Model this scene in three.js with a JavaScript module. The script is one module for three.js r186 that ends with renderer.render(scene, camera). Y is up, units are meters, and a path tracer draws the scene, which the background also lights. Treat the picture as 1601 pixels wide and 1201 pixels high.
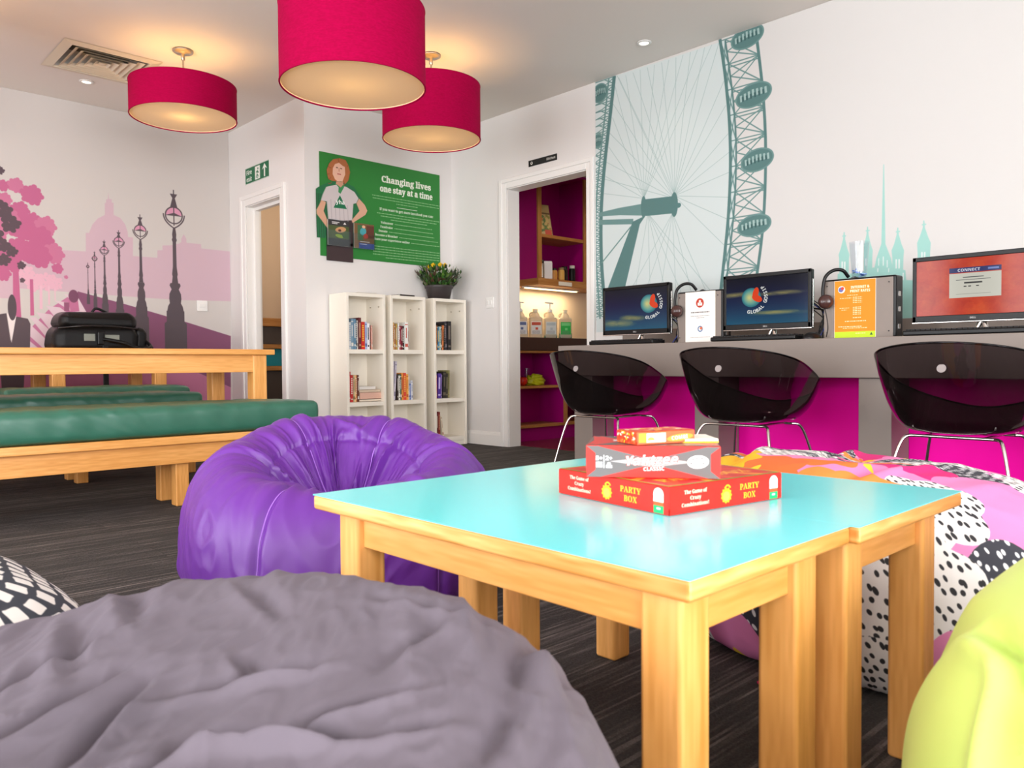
import * as THREE from 'three';
import { RoundedBoxGeometry } from 'three/addons/geometries/RoundedBoxGeometry.js';
import { mergeGeometries, mergeVertices, toCreasedNormals } from 'three/addons/utils/BufferGeometryUtils.js';
import { ImprovedNoise } from 'three/addons/math/ImprovedNoise.js';
import { RectAreaLightUniformsLib } from 'three/addons/lights/RectAreaLightUniformsLib.js';
RectAreaLightUniformsLib.init();

// ---------------------------------------------------------------- camera, sky, daylight, exposure
const scene = new THREE.Scene();
const camera = new THREE.PerspectiveCamera(2 * Math.atan(600.5 / 1229.08) * 180 / Math.PI, 1601 / 1201, 0.05, 60);
camera.position.set(0, 0.66, 0);
{
  const yaw = THREE.MathUtils.degToRad(43.496), pitch = THREE.MathUtils.degToRad(-1.4623), roll = THREE.MathUtils.degToRad(-0.39932);
  const F = new THREE.Vector3(Math.sin(yaw) * Math.cos(pitch), Math.sin(pitch), -Math.cos(yaw) * Math.cos(pitch));
  const R = new THREE.Vector3(Math.cos(yaw), 0, Math.sin(yaw)), U = new THREE.Vector3().crossVectors(R, F);
  const R2 = R.clone().multiplyScalar(Math.cos(roll)).addScaledVector(U, Math.sin(roll));
  const U2 = U.clone().multiplyScalar(Math.cos(roll)).addScaledVector(R, -Math.sin(roll));
  camera.quaternion.setFromRotationMatrix(new THREE.Matrix4().makeBasis(R2, U2, F.clone().negate()));
}
camera.focus = 3.4; camera.userData.fStop = 9;
scene.background = new THREE.Color().setRGB(0.9, 0.95, 1.0);
const renderer = new THREE.WebGLRenderer({ antialias: true });
renderer.toneMapping = THREE.LinearToneMapping;
renderer.toneMappingExposure = 1.1;
renderer.shadowMap.enabled = true;

const H = 2.635, XK = 4.272, ZP = -6.52, ZB = -5.234, XF = 2.89, XL = -2.9, ZW = 3.3;   // ceiling, window and wall planes
// daylight entering through the windows behind the camera and along the side wall
const WINDOWS_FRONT = [[-2.4, -0.5], [-0.1, 1.8]], WIN_Y0 = 0.2, WIN_Y1 = 2.3;
const WINDOWS_SIDE = [[-4.9, -3.3], [-2.7, -1.1], [-0.5, 1.1]];
function daylight(x, z, w, turn, power) {
  const l = new THREE.RectAreaLight(new THREE.Color().setRGB(0.985, 0.99, 1.01), power, w, WIN_Y1 - WIN_Y0);
  l.position.set(x, (WIN_Y0 + WIN_Y1) / 2, z); l.rotation.y = turn; l.name = 'window_daylight'; scene.add(l);
}
for (const [a, b] of WINDOWS_FRONT) daylight((a + b) / 2, ZW + 0.02, b - a, 0, 11.5);
for (const [a, b] of WINDOWS_SIDE) daylight(XL - 0.02, (a + b) / 2, b - a, -Math.PI / 2, 7.5);

// ---------------------------------------------------------------- helpers
let seed = 7;
const rnd = () => { seed = (seed * 1664525 + 1013904223) % 4294967296; return seed / 4294967296; };
const noise = new ImprovedNoise();
const names = {};
const numbered = (n) => { const k = names[n] = (names[n] ?? -1) + 1; return k ? n + '_' + String(k).padStart(3, '0') : n; };
const shadow = (o) => { o.traverse((m) => { if (m.isMesh) { m.castShadow = true; m.receiveShadow = true; } }); return o; };
function mesh(name, geo, mat, parent) {
  const g = Array.isArray(geo) ? mergeGeometries(geo.map((q) => { const n = q.index ? q.toNonIndexed() : q; for (const k of Object.keys(n.attributes)) if (!['position', 'normal', 'uv'].includes(k)) n.deleteAttribute(k); return n; })) : geo;
  const m = new THREE.Mesh(g, mat); m.name = name; m.castShadow = m.receiveShadow = true;
  if (parent) parent.add(m);
  return m;
}
function tag(o, label, category, group) { o.userData.label = label; o.userData.category = category; if (group) o.userData.group = group; return o; }
function thing(name, label, category, pos = [0, 0, 0], turn = 0, group) {
  const o = new THREE.Group(); o.name = numbered(name); o.position.set(...pos); o.rotation.y = turn; scene.add(o);
  return tag(o, label, category, group);
}
function single(name, geo, mat, label, category, group) { const m = mesh(numbered(name), geo, mat, scene); return tag(m, label, category, group); }
function struct(name, geo, mat, label) { const m = mesh(name, geo, mat, scene); m.userData.kind = 'structure'; if (label) m.userData.label = label; return m; }
// box by extents, uv in metres laid by face direction; grain: the axis along which u runs
function metreUV(g, grain = 'x') {
  const n = g.index ? g.toNonIndexed() : g, p = n.attributes.position, q = n.attributes.normal, uv = new Float32Array(p.count * 2);
  for (let i = 0; i < p.count; i += 3) {
    let ax = 0, ay = 0, az = 0;
    for (let k = 0; k < 3; k++) { ax += Math.abs(q.getX(i + k)); ay += Math.abs(q.getY(i + k)); az += Math.abs(q.getZ(i + k)); }
    for (let k = 0; k < 3; k++) {
      const X = p.getX(i + k), Y = p.getY(i + k), Z = p.getZ(i + k);
      let c = ax >= ay && ax >= az ? { z: Z, y: Y } : ay >= az ? { x: X, z: Z } : { x: X, y: Y };
      let keys = Object.keys(c), u = keys.includes(grain) ? grain : keys[0], v = keys.find((s) => s !== u);
      uv[(i + k) * 2] = c[u]; uv[(i + k) * 2 + 1] = c[v];
    }
  }
  n.setAttribute('uv', new THREE.BufferAttribute(uv, 2));
  return n;
}
function box(x0, x1, y0, y1, z0, z1, grain = 'x', r = 0) {
  const w = x1 - x0, h = y1 - y0, d = z1 - z0;
  const g = r > 0 ? new RoundedBoxGeometry(w, h, d, 2, Math.min(r, w / 2.01, h / 2.01, d / 2.01)) : new THREE.BoxGeometry(w, h, d);
  g.translate((x0 + x1) / 2, (y0 + y1) / 2, (z0 + z1) / 2);
  return metreUV(g, grain);
}
function tube(points, r, seg = 24, rad = 8, closed = false) {
  return new THREE.TubeGeometry(new THREE.CatmullRomCurve3(points.map((p) => new THREE.Vector3(...p)), closed, 'centripetal'), seg, r, rad, closed);
}
function rod(a, b, r, rad = 10) {
  const A = new THREE.Vector3(...a), B = new THREE.Vector3(...b), d = B.clone().sub(A), g = new THREE.CylinderGeometry(r, r, d.length(), rad);
  g.applyQuaternion(new THREE.Quaternion().setFromUnitVectors(new THREE.Vector3(0, 1, 0), d.normalize()));
  return g.translate((A.x + B.x) / 2, (A.y + B.y) / 2, (A.z + B.z) / 2);
}
const lathe = (pts, seg = 40) => new THREE.LatheGeometry(pts.map((p) => new THREE.Vector2(...p)), seg);
function canvas(w, h, draw) {
  const c = document.createElement('canvas'); c.width = w; c.height = h;
  draw(c.getContext('2d'), w, h);
  const t = new THREE.CanvasTexture(c); t.colorSpace = THREE.SRGBColorSpace; t.anisotropy = 8;
  return t;
}
const rgb = (r, g, b) => new THREE.Color().setRGB(r / 255, g / 255, b / 255, THREE.SRGBColorSpace);
const std = (color, roughness = 0.6, extra = {}) => new THREE.MeshStandardMaterial({ color, roughness, ...extra });
const phys = (color, roughness, extra = {}) => new THREE.MeshPhysicalMaterial({ color, roughness, ...extra });
function dataTexture(w, h, fn, srgb = true) {
  const d = new Uint8Array(w * h * 4);
  for (let y = 0; y < h; y++) for (let x = 0; x < w; x++) { const c = fn(x, y), i = (y * w + x) * 4; d[i] = c[0]; d[i + 1] = c[1]; d[i + 2] = c[2]; d[i + 3] = 255; }
  const t = new THREE.DataTexture(d, w, h); t.magFilter = THREE.LinearFilter; t.minFilter = THREE.LinearMipmapLinearFilter; t.generateMipmaps = true;
  t.wrapS = t.wrapT = THREE.RepeatWrapping; if (srgb) t.colorSpace = THREE.SRGBColorSpace; t.needsUpdate = true;
  return t;
}
const clamp = (v, a = 0, b = 255) => Math.max(a, Math.min(b, v));
// periodic value noise for tiling textures
function tileNoise(period, s, perY = period) {
  const v = new Float32Array(period * perY); let q = s * 9301 + 49297;
  for (let i = 0; i < v.length; i++) { q = (q * 1664525 + 1013904223) % 4294967296; v[i] = q / 4294967296; }
  return (x, y) => {
    const xi = Math.floor(x), yi = Math.floor(y), fx = x - xi, fy = y - yi, sx = fx * fx * (3 - 2 * fx), sy = fy * fy * (3 - 2 * fy);
    const at = (a, b) => v[((b % perY) + perY) % perY * period + ((a % period) + period) % period];
    return (at(xi, yi) * (1 - sx) + at(xi + 1, yi) * sx) * (1 - sy) + (at(xi, yi + 1) * (1 - sx) + at(xi + 1, yi + 1) * sx) * sy;
  };
}

// ---------------------------------------------------------------- materials
const nA = tileNoise(64, 3), nB = tileNoise(128, 11), nC = tileNoise(16, 5), nD = tileNoise(256, 9), nL = tileNoise(3, 21, 120), nF = tileNoise(24, 31, 256), nP = tileNoise(4, 17, 12);
function woodMap(r, g, b, k = 1) {   // 1 m square, grain along u
  return dataTexture(512, 512, (x, y) => {
    const u = x / 512, v = y / 512;
    const ring = nL(u * 3, v * 120), fine = nF(u * 24, v * 256), broad = nP(u * 4, v * 12);
    const t = ((ring - 0.5) * 17 + (fine - 0.5) * 15 + (broad - 0.5) * 15) * k;
    return [clamp(r + t), clamp(g + t * 1.15), clamp(b + t * 1.25)];
  });
}
const M = {};
M.beech = phys(0xffffff, 0.42, { map: woodMap(236, 168, 92), clearcoat: 0.15, clearcoatRoughness: 0.35 });
M.beechEdge = phys(0xffffff, 0.5, { map: woodMap(226, 162, 92, 2.2) });
M.oak = std(0xffffff, 0.5, { map: woodMap(176, 118, 56) });
const wallRelief = dataTexture(256, 256, (x, y) => { const v = 118 + (nD(x, y) - 0.5) * 60 + (nA(x / 4, y / 4) - 0.5) * 30; return [v, v, v]; }, false);
M.wall = std(rgb(230, 226, 223), 0.75, { bumpMap: wallRelief, bumpScale: 0.0008 });
M.ceiling = std(rgb(236, 229, 222), 0.85, { bumpMap: wallRelief, bumpScale: 0.0008 });
M.gloss = phys(rgb(240, 237, 233), 0.35);
// carpet: dark pile with broken pale pinstripes running along x, 1 m square
M.carpet = std(0xffffff, 0.95, {
  map: dataTexture(1024, 1024, (x, y) => {
    const u = x / 1024, v = y / 1024, row = Math.floor(v * 170), a = nB((row * 7.3) % 128, 0.5), dash = nA(u * 12 + row * 3.7, row * 1.9), grain = nD(x / 2, y / 2);
    const stripe = a > 0.5 ? Math.max(0, dash - 0.2) * 210 * (a - 0.32) : 0, t = (grain - 0.5) * 30;
    return [clamp(50 + stripe + t), clamp(45 + stripe * 0.94 + t), clamp(43 + stripe * 0.9 + t)];
  }),
  bumpMap: dataTexture(512, 512, (x, y) => { const v = 128 + (nD(x / 2, y / 2) - 0.5) * 160; return [v, v, v]; }, false), bumpScale: 0.002,
});
M.cyan = phys(rgb(106, 238, 244), 0.3, { clearcoat: 0.5, clearcoatRoughness: 0.14 });
M.grey = phys(rgb(138, 126, 118), 0.5);
M.magenta = phys(rgb(252, 0, 168), 0.55, { specularIntensity: 0.25 });
M.kitchenMagenta = phys(rgb(172, 4, 122), 0.45, { specularIntensity: 0.4 });
M.counter = phys(rgb(58, 32, 24), 0.3);
M.black = phys(rgb(14, 13, 14), 0.35, { specularIntensity: 0.6 });
M.blackMatt = std(rgb(26, 24, 25), 0.7);
M.chrome = std(rgb(225, 220, 215), 0.16, { metalness: 1 });
M.steel = std(rgb(190, 180, 165), 0.3, { metalness: 1 });
M.white = std(rgb(240, 238, 234), 0.45);
M.shelfWhite = phys(rgb(249, 241, 226), 0.45);
M.paper = std(rgb(238, 232, 220), 0.9);
M.smoke = phys(rgb(158, 150, 152), 0.06, { transmission: 1, thickness: 0, ior: 1.5, side: THREE.DoubleSide });
M.clear = phys(rgb(245, 248, 250), 0.05, { transmission: 1, thickness: 0, ior: 1.45, side: THREE.DoubleSide });
const clothRelief = dataTexture(512, 512, (x, y) => { const v = 128 + Math.sin(x * Math.PI / 2) * 28 + Math.sin(y * Math.PI / 2) * 28 + (nD(x / 2, y / 2) - 0.5) * 40; return [v, v, v]; }, false);
clothRelief.repeat.set(6, 6);
const cloth = (color, rough, extra = {}) => phys(color, rough, { bumpMap: clothRelief, bumpScale: 0.0004, ...extra });
const leatherRelief = dataTexture(256, 256, (x, y) => { const v = 128 + (nA(x / 4, y / 4) - 0.5) * 120; return [v, v, v]; }, false);
leatherRelief.repeat.set(10, 10);
M.greenVinyl = phys(rgb(52, 108, 88), 0.36, { bumpMap: leatherRelief, bumpScale: 0.0004, clearcoat: 0.2, clearcoatRoughness: 0.4 });
// printed shapes of the murals and the poster, in metres on their walls
const TEAL = {"leftRim":[[-3.446,2.628],[-3.475,2.418],[-3.508,2.225],[-3.54,2.012],[-3.561,1.829],[-3.571,1.66],[-3.572,1.489],[-3.564,1.317],[-3.547,1.145],[-3.534,0.974]],"rimA":[[-2.635,2.633],[-2.607,2.477],[-2.582,2.264],[-2.568,2.113],[-2.561,1.906],[-2.565,1.729],[-2.578,1.524],[-2.595,1.378],[-2.615,1.215],[-2.632,1.082],[-2.65,0.993]],"rimB":[[-2.598,2.614],[-2.557,2.36],[-2.532,2.134],[-2.522,1.957],[-2.527,1.723],[-2.54,1.548],[-2.558,1.403],[-2.582,1.212],[-2.602,1.08],[-2.619,0.991]],"rimC":[[-2.39,2.573],[-2.36,2.351],[-2.343,2.176],[-2.331,1.975],[-2.331,1.776],[-2.339,1.563],[-2.351,1.421],[-2.37,1.28],[-2.389,1.166],[-2.409,0.979]],"caps":[[[-2.451,2.591],[-2.348,2.574],[-2.45,2.531]],[[-2.41,2.239],[-2.298,2.233],[-2.41,2.175]],[[-2.386,1.853],[-2.285,1.852],[-2.386,1.793]],[[-2.405,1.472],[-2.3,1.472],[-2.405,1.414]]],"capsL":[[[-3.588,2.547],[-3.522,2.541],[-3.589,2.488]],[[-3.608,2.22],[-3.568,2.22],[-3.608,2.178]]],"hub":[[-3.227,1.751],[-2.964,1.734],[-2.964,1.624],[-3.197,1.638]],"flange":[[[-3.213,1.7],[-3.191,1.697],[-3.213,1.627]],[[-2.969,1.68],[-2.941,1.675],[-2.969,1.601]],[[-2.936,1.67],[-2.917,1.667],[-2.936,1.654]]],"arm1":[[-3.599,1.718],[-3.414,1.725],[-3.227,1.723],[-3.197,1.641],[-3.414,1.675],[-3.6,1.691]],"arm2":[[-3.6,1.667],[-3.299,1.634],[-3.299,1.598],[-3.6,1.633]],"leg":[[-3.305,1.615],[-3.197,1.641],[-3.244,1.591],[-3.374,1.167],[-3.417,1.052],[-3.581,1.062],[-3.513,1.202]],"brace":[[-3.579,1.362],[-3.32,1.584]],"spokes":[[[-2.969,1.742],[-3.42,2.61]],[[-3.207,1.764],[-3.359,2.611]],[[-2.969,1.742],[-3.298,2.611]],[[-3.207,1.764],[-3.238,2.612]],[[-2.969,1.742],[-3.18,2.612]],[[-3.207,1.764],[-3.122,2.613]],[[-2.969,1.742],[-3.065,2.613]],[[-3.207,1.764],[-3.009,2.613]],[[-2.969,1.742],[-2.954,2.614]],[[-3.207,1.764],[-2.9,2.614]],[[-2.969,1.742],[-2.846,2.615]],[[-3.207,1.764],[-2.794,2.615]],[[-2.969,1.742],[-2.742,2.616]],[[-3.207,1.764],[-2.691,2.616]],[[-2.969,1.742],[-2.641,2.616]],[[-2.969,1.735],[-2.607,2.373]],[[-2.969,1.735],[-2.595,2.223]],[[-2.969,1.735],[-2.578,2.049]],[[-2.969,1.735],[-2.568,1.937]],[[-2.969,1.735],[-2.561,1.817]],[[-2.969,1.735],[-2.565,1.663]],[[-2.969,1.735],[-2.582,1.532]],[[-2.969,1.735],[-2.607,1.379]],[[-3.207,1.756],[-3.453,2.563]],[[-2.969,1.719],[-3.452,2.663]],[[-3.207,1.756],[-3.475,2.352]],[[-2.969,1.719],[-3.475,2.452]],[[-3.207,1.756],[-3.509,2.158]],[[-2.969,1.719],[-3.508,2.258]],[[-3.207,1.756],[-3.538,1.96]],[[-2.969,1.719],[-3.538,2.062]],[[-3.207,1.756],[-3.554,1.844]],[[-2.969,1.719],[-3.554,1.946]],[[-2.983,1.627],[-3.374,1.083]],[[-3.177,1.654],[-3.301,1.078]],[[-2.983,1.627],[-3.229,1.074]],[[-3.177,1.654],[-3.159,1.07]],[[-2.983,1.627],[-3.09,1.065]],[[-3.177,1.654],[-3.022,1.061]],[[-2.983,1.627],[-2.955,1.057]],[[-3.177,1.654],[-2.89,1.053]],[[-2.983,1.627],[-2.826,1.049]],[[-3.177,1.654],[-2.763,1.045]],[[-2.983,1.627],[-2.702,1.041]],[[-3.177,1.654],[-2.641,1.037]]],"turrets":[[[-1.871,1.365],[-1.865,1.364],[-1.862,1.324],[-1.85,1.274],[-1.838,1.239],[-1.841,1.219],[-1.843,1.112],[-1.893,1.116],[-1.895,1.225],[-1.898,1.245],[-1.886,1.278],[-1.874,1.326]],[[-1.745,1.378],[-1.74,1.377],[-1.737,1.333],[-1.726,1.284],[-1.715,1.249],[-1.717,1.216],[-1.718,1.102],[-1.765,1.105],[-1.767,1.221],[-1.77,1.255],[-1.759,1.288],[-1.748,1.335]],[[-1.591,1.353],[-1.586,1.352],[-1.583,1.314],[-1.57,1.266],[-1.557,1.232],[-1.56,1.191],[-1.562,1.088],[-1.613,1.093],[-1.615,1.196],[-1.619,1.239],[-1.606,1.27],[-1.594,1.316]],[[-1.465,1.373],[-1.46,1.372],[-1.457,1.335],[-1.442,1.288],[-1.429,1.255],[-1.432,1.205],[-1.433,1.041],[-1.488,1.046],[-1.491,1.211],[-1.494,1.262],[-1.481,1.293],[-1.467,1.337]]],"spire":[[-1.663,1.692],[-1.659,1.691],[-1.65,1.275],[-1.622,1.197],[-1.608,1.13],[-1.709,1.139],[-1.696,1.205],[-1.671,1.278]],"block":[[-1.903,1.142],[-1.839,1.136],[-1.71,1.158],[-1.608,1.149],[-1.55,1.129],[-1.545,1.078],[-1.373,1.059],[-1.372,0.847],[-1.902,0.87]],"winds":[[[-1.882,1.206],[-1.874,1.161]],[[-1.868,1.204],[-1.86,1.159]],[[-1.755,1.211],[-1.747,1.171]],[[-1.599,1.19],[-1.592,1.142]],[[-1.585,1.189],[-1.577,1.141]],[[-1.474,1.214],[-1.467,1.186]],[[-1.461,1.213],[-1.454,1.184]],[[-1.686,1.204],[-1.682,1.165]],[[-1.663,1.211],[-1.658,1.163]],[[-1.643,1.19],[-1.638,1.152]],[[-1.771,1.145],[-1.765,1.115]],[[-1.563,1.117],[-1.558,1.079]],[[-1.691,1.152],[-1.686,1.132]],[[-1.635,1.147],[-1.631,1.127]]]};
const PINK = {"sky":[[1.292,1.51],[1.663,1.526],[1.768,1.529],[1.77,1.669],[1.795,1.672],[1.799,1.689],[1.818,1.738],[1.854,1.786],[1.906,1.82],[1.907,1.911],[1.916,1.915],[1.917,1.94],[1.93,1.945],[1.933,2.0],[1.938,1.946],[1.957,1.946],[1.956,1.921],[1.969,1.92],[1.968,1.828],[2.016,1.81],[2.05,1.765],[2.067,1.711],[2.07,1.669],[2.106,1.67],[2.103,1.525],[2.288,1.527],[2.289,1.587],[2.329,1.591],[2.329,1.63],[2.389,1.636],[2.457,1.656],[2.479,1.671],[2.479,1.698],[2.499,1.737],[2.52,1.702],[2.52,1.67],[2.639,1.67],[2.641,1.635],[2.893,1.633],[2.886,1.21],[2.453,1.199],[2.038,1.207],[1.286,1.227]],"parapet":[[1.706,1.226],[2.036,1.147],[2.508,1.021],[2.881,0.915],[2.874,0.477],[2.502,0.65],[2.031,0.851],[1.801,0.999],[1.706,1.185]],"pave":[[1.706,1.185],[1.801,0.999],[2.031,0.851],[2.502,0.65],[2.874,0.477],[2.86,-0.375],[1.17,-0.184],[1.188,0.699],[1.512,1.082],[1.657,1.196]],"stripes":[[[1.615,1.2],[1.7,1.197],[1.86,1.084],[1.756,1.072]],[[1.55,1.149],[1.656,1.139],[1.995,0.991],[1.857,0.938]],[[1.494,1.108],[1.584,1.101],[1.856,0.889],[1.651,0.885]],[[1.432,1.059],[1.528,1.047],[1.78,0.775],[1.539,0.899]],[[1.391,1.019],[1.425,1.023],[1.608,0.837],[1.537,0.813]],[[1.362,0.91],[1.39,0.972],[1.53,0.82],[1.495,0.773]],[[1.278,0.666],[1.387,0.849],[1.467,0.773],[1.438,0.664]]],"lamps":[[[2.423,2.086],[2.419,1.881],[2.506,1.892],[2.409,1.333],[2.398,0.709],[2.511,0.709]],[[2.161,1.856],[2.158,1.728],[2.216,1.735],[2.151,1.323],[2.141,0.795],[2.214,0.796]],[[2.001,1.715],[1.999,1.627],[2.043,1.631],[1.993,1.312],[1.986,0.906],[2.032,0.907]],[[1.896,1.63],[1.894,1.552],[1.929,1.555],[1.89,1.306],[1.884,0.987],[1.92,0.988]],[[1.827,1.537],[1.826,1.484],[1.846,1.485],[1.822,1.267],[1.818,1.095],[1.84,1.096]],[[1.779,1.448],[1.778,1.418],[1.789,1.419],[1.775,1.243],[1.773,1.134],[1.79,1.135]]],"tree":[[[1.323,1.957],[1.373,1.964]],[[1.422,1.903],[1.49,1.912]],[[1.239,1.944],[1.277,1.95]],[[1.25,1.848],[1.295,1.854]],[[1.346,1.786],[1.402,1.793]],[[1.418,1.711],[1.479,1.718]],[[1.506,1.69],[1.572,1.698]],[[1.35,1.657],[1.43,1.666]],[[1.47,1.594],[1.552,1.602]],[[1.55,1.493],[1.62,1.499]],[[1.454,1.469],[1.536,1.476]],[[1.334,1.504],[1.414,1.511]],[[1.273,1.724],[1.338,1.732]],[[1.292,1.394],[1.345,1.398]],[[1.226,1.328],[1.278,1.332]],[[1.145,1.708],[1.299,1.727]],[[1.14,1.441],[1.281,1.453]],[[1.576,1.386],[1.611,1.388]],[[1.631,1.327],[1.644,1.328]]],"treeDark":[[[1.228,2.047],[1.254,2.051]],[[1.235,1.771],[1.294,1.779]],[[1.285,1.68],[1.344,1.687]],[[1.23,1.524],[1.276,1.528]],[[1.241,1.42],[1.28,1.423]],[[1.288,1.484],[1.324,1.487]],[[1.345,1.39],[1.371,1.393]],[[1.349,1.284],[1.365,1.285]],[[1.155,1.591],[1.232,1.599]]],"trunks":[[[1.292,1.394],[1.325,1.396],[1.337,1.017],[1.287,1.015]],[[1.396,1.295],[1.416,1.296],[1.418,1.035],[1.394,1.034]]],"trunksPale":[[[1.456,1.253],[1.474,1.254],[1.473,1.084],[1.454,1.083]],[[1.511,1.256],[1.522,1.257],[1.521,1.117],[1.51,1.116]],[[1.552,1.243],[1.559,1.244],[1.559,1.15],[1.552,1.149]]],"paleTree":[[[1.423,1.282],[1.491,1.286]],[[1.505,1.287],[1.567,1.291]],[[1.56,1.275],[1.609,1.278]],[[1.37,1.339],[1.424,1.343]]],"man":[[1.156,1.025],[1.246,1.044],[1.268,0.848],[1.305,1.023],[1.377,1.01],[1.393,0.973],[1.387,0.803],[1.35,0.65],[1.34,0.481],[1.209,0.485],[1.2,0.651],[1.127,0.801]],"shirt":[[1.249,1.044],[1.306,1.028],[1.273,0.833]],"head":[[1.282,1.087],[1.309,1.089],[1.28,0.995]],"lady":[[1.679,1.224],[1.707,1.157],[1.715,1.078],[1.655,1.068],[1.642,1.154]],"ladyHair":[[1.678,1.188],[1.712,1.189],[1.677,1.14]],"ladyBag":[[1.613,1.14],[1.648,1.075]]};
const POSTER = {"cape":[[2.976,1.964],[3.01,1.99],[3.074,2.022],[3.129,2.043],[3.23,2.045],[3.302,2.025],[3.338,1.981],[3.374,1.941],[3.357,1.813],[3.319,1.773],[3.277,1.759],[3.064,1.672],[3.053,1.61],[2.98,1.607],[2.976,1.766]],"hairOut":[[3.07,2.082],[3.065,2.116],[3.086,2.167],[3.121,2.204],[3.172,2.221],[3.227,2.217],[3.252,2.182],[3.267,2.131],[3.251,2.066],[3.225,2.036],[3.189,2.048],[3.114,2.041],[3.079,2.049]],"face":[[3.118,2.138],[3.136,2.171],[3.171,2.186],[3.201,2.169],[3.221,2.163],[3.223,2.106],[3.2,2.054],[3.164,2.042],[3.134,2.057],[3.115,2.093]],"neck":[[3.149,2.059],[3.2,2.063],[3.209,2.029],[3.179,2.002],[3.144,2.024]],"shirt":[[3.059,1.989],[3.149,2.02],[3.23,2.014],[3.301,1.985],[3.337,1.941],[3.316,1.902],[3.29,1.894],[3.278,1.768],[3.075,1.735],[3.062,1.881],[3.013,1.883],[3.028,1.928]],"tri":[[3.173,1.942],[3.232,1.846],[3.118,1.843]],"tie":[[3.134,2.026],[3.189,2.039],[3.22,2.031],[3.209,2.007],[3.178,1.954],[3.16,1.964],[3.163,2.0]],"armL":[[3.016,1.888],[3.057,1.876],[3.036,1.808],[3.075,1.726],[3.064,1.685],[3.025,1.729],[2.978,1.779],[2.976,1.809],[3.003,1.856]],"armR":[[3.319,1.902],[3.343,1.942],[3.395,1.899],[3.418,1.857],[3.399,1.823],[3.34,1.784],[3.282,1.746],[3.275,1.767],[3.346,1.848]],"legs":[[3.057,1.558],[3.285,1.59],[3.285,1.445],[3.056,1.445]],"body":[[3.06,1.741],[3.288,1.769],[3.287,1.572],[3.057,1.55]],"text":[[3.571,2.144],[3.957,2.152],[3.538,2.083],[3.993,2.094]],"corner":[[3.009,2.244],[4.136,2.242],[4.13,1.478],[3.002,1.471]]};
// ---------------------------------------------------------------- the room
struct('floor', box(XL - 0.3, XK + 2.4, -0.08, 0, ZP - 1.6, ZW + 0.3, 'x'), M.carpet);
const VX = 1.63, VZ = -5.575, VR = 0.226;                              // the air duct opening in the ceiling
struct('ceiling', [box(XL - 0.3, VX - VR, H, H + 0.12, ZP - 1.6, ZW + 0.3, 'x'), box(VX + VR, XK + 2.4, H, H + 0.12, ZP - 1.6, ZW + 0.3, 'x'), box(VX - VR, VX + VR, H, H + 0.12, ZP - 1.6, VZ - VR, 'x'), box(VX - VR, VX + VR, H, H + 0.12, VZ + VR, ZW + 0.3, 'x')], M.ceiling);
const T = 0.125, KZ0 = -4.543, KZ1 = -3.71, KH = 2.04;               // wall thickness and the kitchen opening
struct('wall_right', [box(XK, XK + T, 0, H, KZ1, ZW, 'z'), box(XK, XK + T, 0, H, ZB - 0.1, KZ0, 'z'), box(XK, XK + T, KH, H, KZ0, KZ1, 'z')], M.wall);
struct('wall_poster', box(XF + T, XK, 0, H, ZB - T, ZB, 'x'), M.wall);
const FZ0 = -6.2, FZ1 = -5.6, FH = 1.965;                            // the fire exit opening
struct('wall_corridor', [box(XF, XF + T, 0, H, FZ1, ZB, 'z'), box(XF, XF + T, 0, H, ZP, FZ0, 'z'), box(XF, XF + T, FH, H, FZ0, FZ1, 'z')], M.wall);
struct('wall_back', box(XL, XF + T, 0, H, ZP - 0.12, ZP, 'x'), M.wall);
function windowWall(name, axis, spans, lo, hi) {
  const parts = [], put = (a, b, y0, y1) => parts.push(axis === 'x' ? box(a, b, y0, y1, ZW, ZW + 0.2, 'x') : box(XL - 0.2, XL, y0, y1, a, b, 'z'));
  put(lo, hi, 0, WIN_Y0); put(lo, hi, WIN_Y1, H);
  let e = lo; for (const [a, b] of spans) { put(e, a, WIN_Y0, WIN_Y1); e = b; } put(e, hi, WIN_Y0, WIN_Y1);
  struct(name, parts, M.wall);
}
windowWall('wall_front', 'x', WINDOWS_FRONT, XL, XK + T);
windowWall('wall_left', 'z', WINDOWS_SIDE, ZP, ZW);
let wn = 1;
function windowUnit(axis, a, b) {
  const g = new THREE.Group(); g.name = 'window_' + wn++; g.userData.kind = 'structure'; g.userData.label = 'white framed window letting in daylight'; scene.add(g);
  const bar = (u0, u1, y0, y1) => axis === 'x' ? box(u0, u1, y0, y1, ZW + 0.07, ZW + 0.12) : box(XL - 0.12, XL - 0.07, y0, y1, u0, u1);
  mesh('frame', [bar(a, a + 0.06, WIN_Y0, WIN_Y1), bar(b - 0.06, b, WIN_Y0, WIN_Y1), bar(a, b, WIN_Y0, WIN_Y0 + 0.06), bar(a, b, WIN_Y1 - 0.06, WIN_Y1), bar((a + b) / 2 - 0.025, (a + b) / 2 + 0.025, WIN_Y0, WIN_Y1)], M.white, g);
  const c = (a + b) / 2, pane = (u0, u1) => axis === 'x' ? box(u0, u1, WIN_Y0 + 0.06, WIN_Y1 - 0.06, ZW + 0.093, ZW + 0.097) : box(XL - 0.097, XL - 0.093, WIN_Y0 + 0.06, WIN_Y1 - 0.06, u0, u1);
  mesh('pane', pane(a + 0.06, c - 0.025), M.clear, g); mesh('pane', pane(c + 0.025, b - 0.06), M.clear, g);
}
for (const s of WINDOWS_FRONT) windowUnit('x', ...s);
for (const s of WINDOWS_SIDE) windowUnit('z', ...s);

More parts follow.
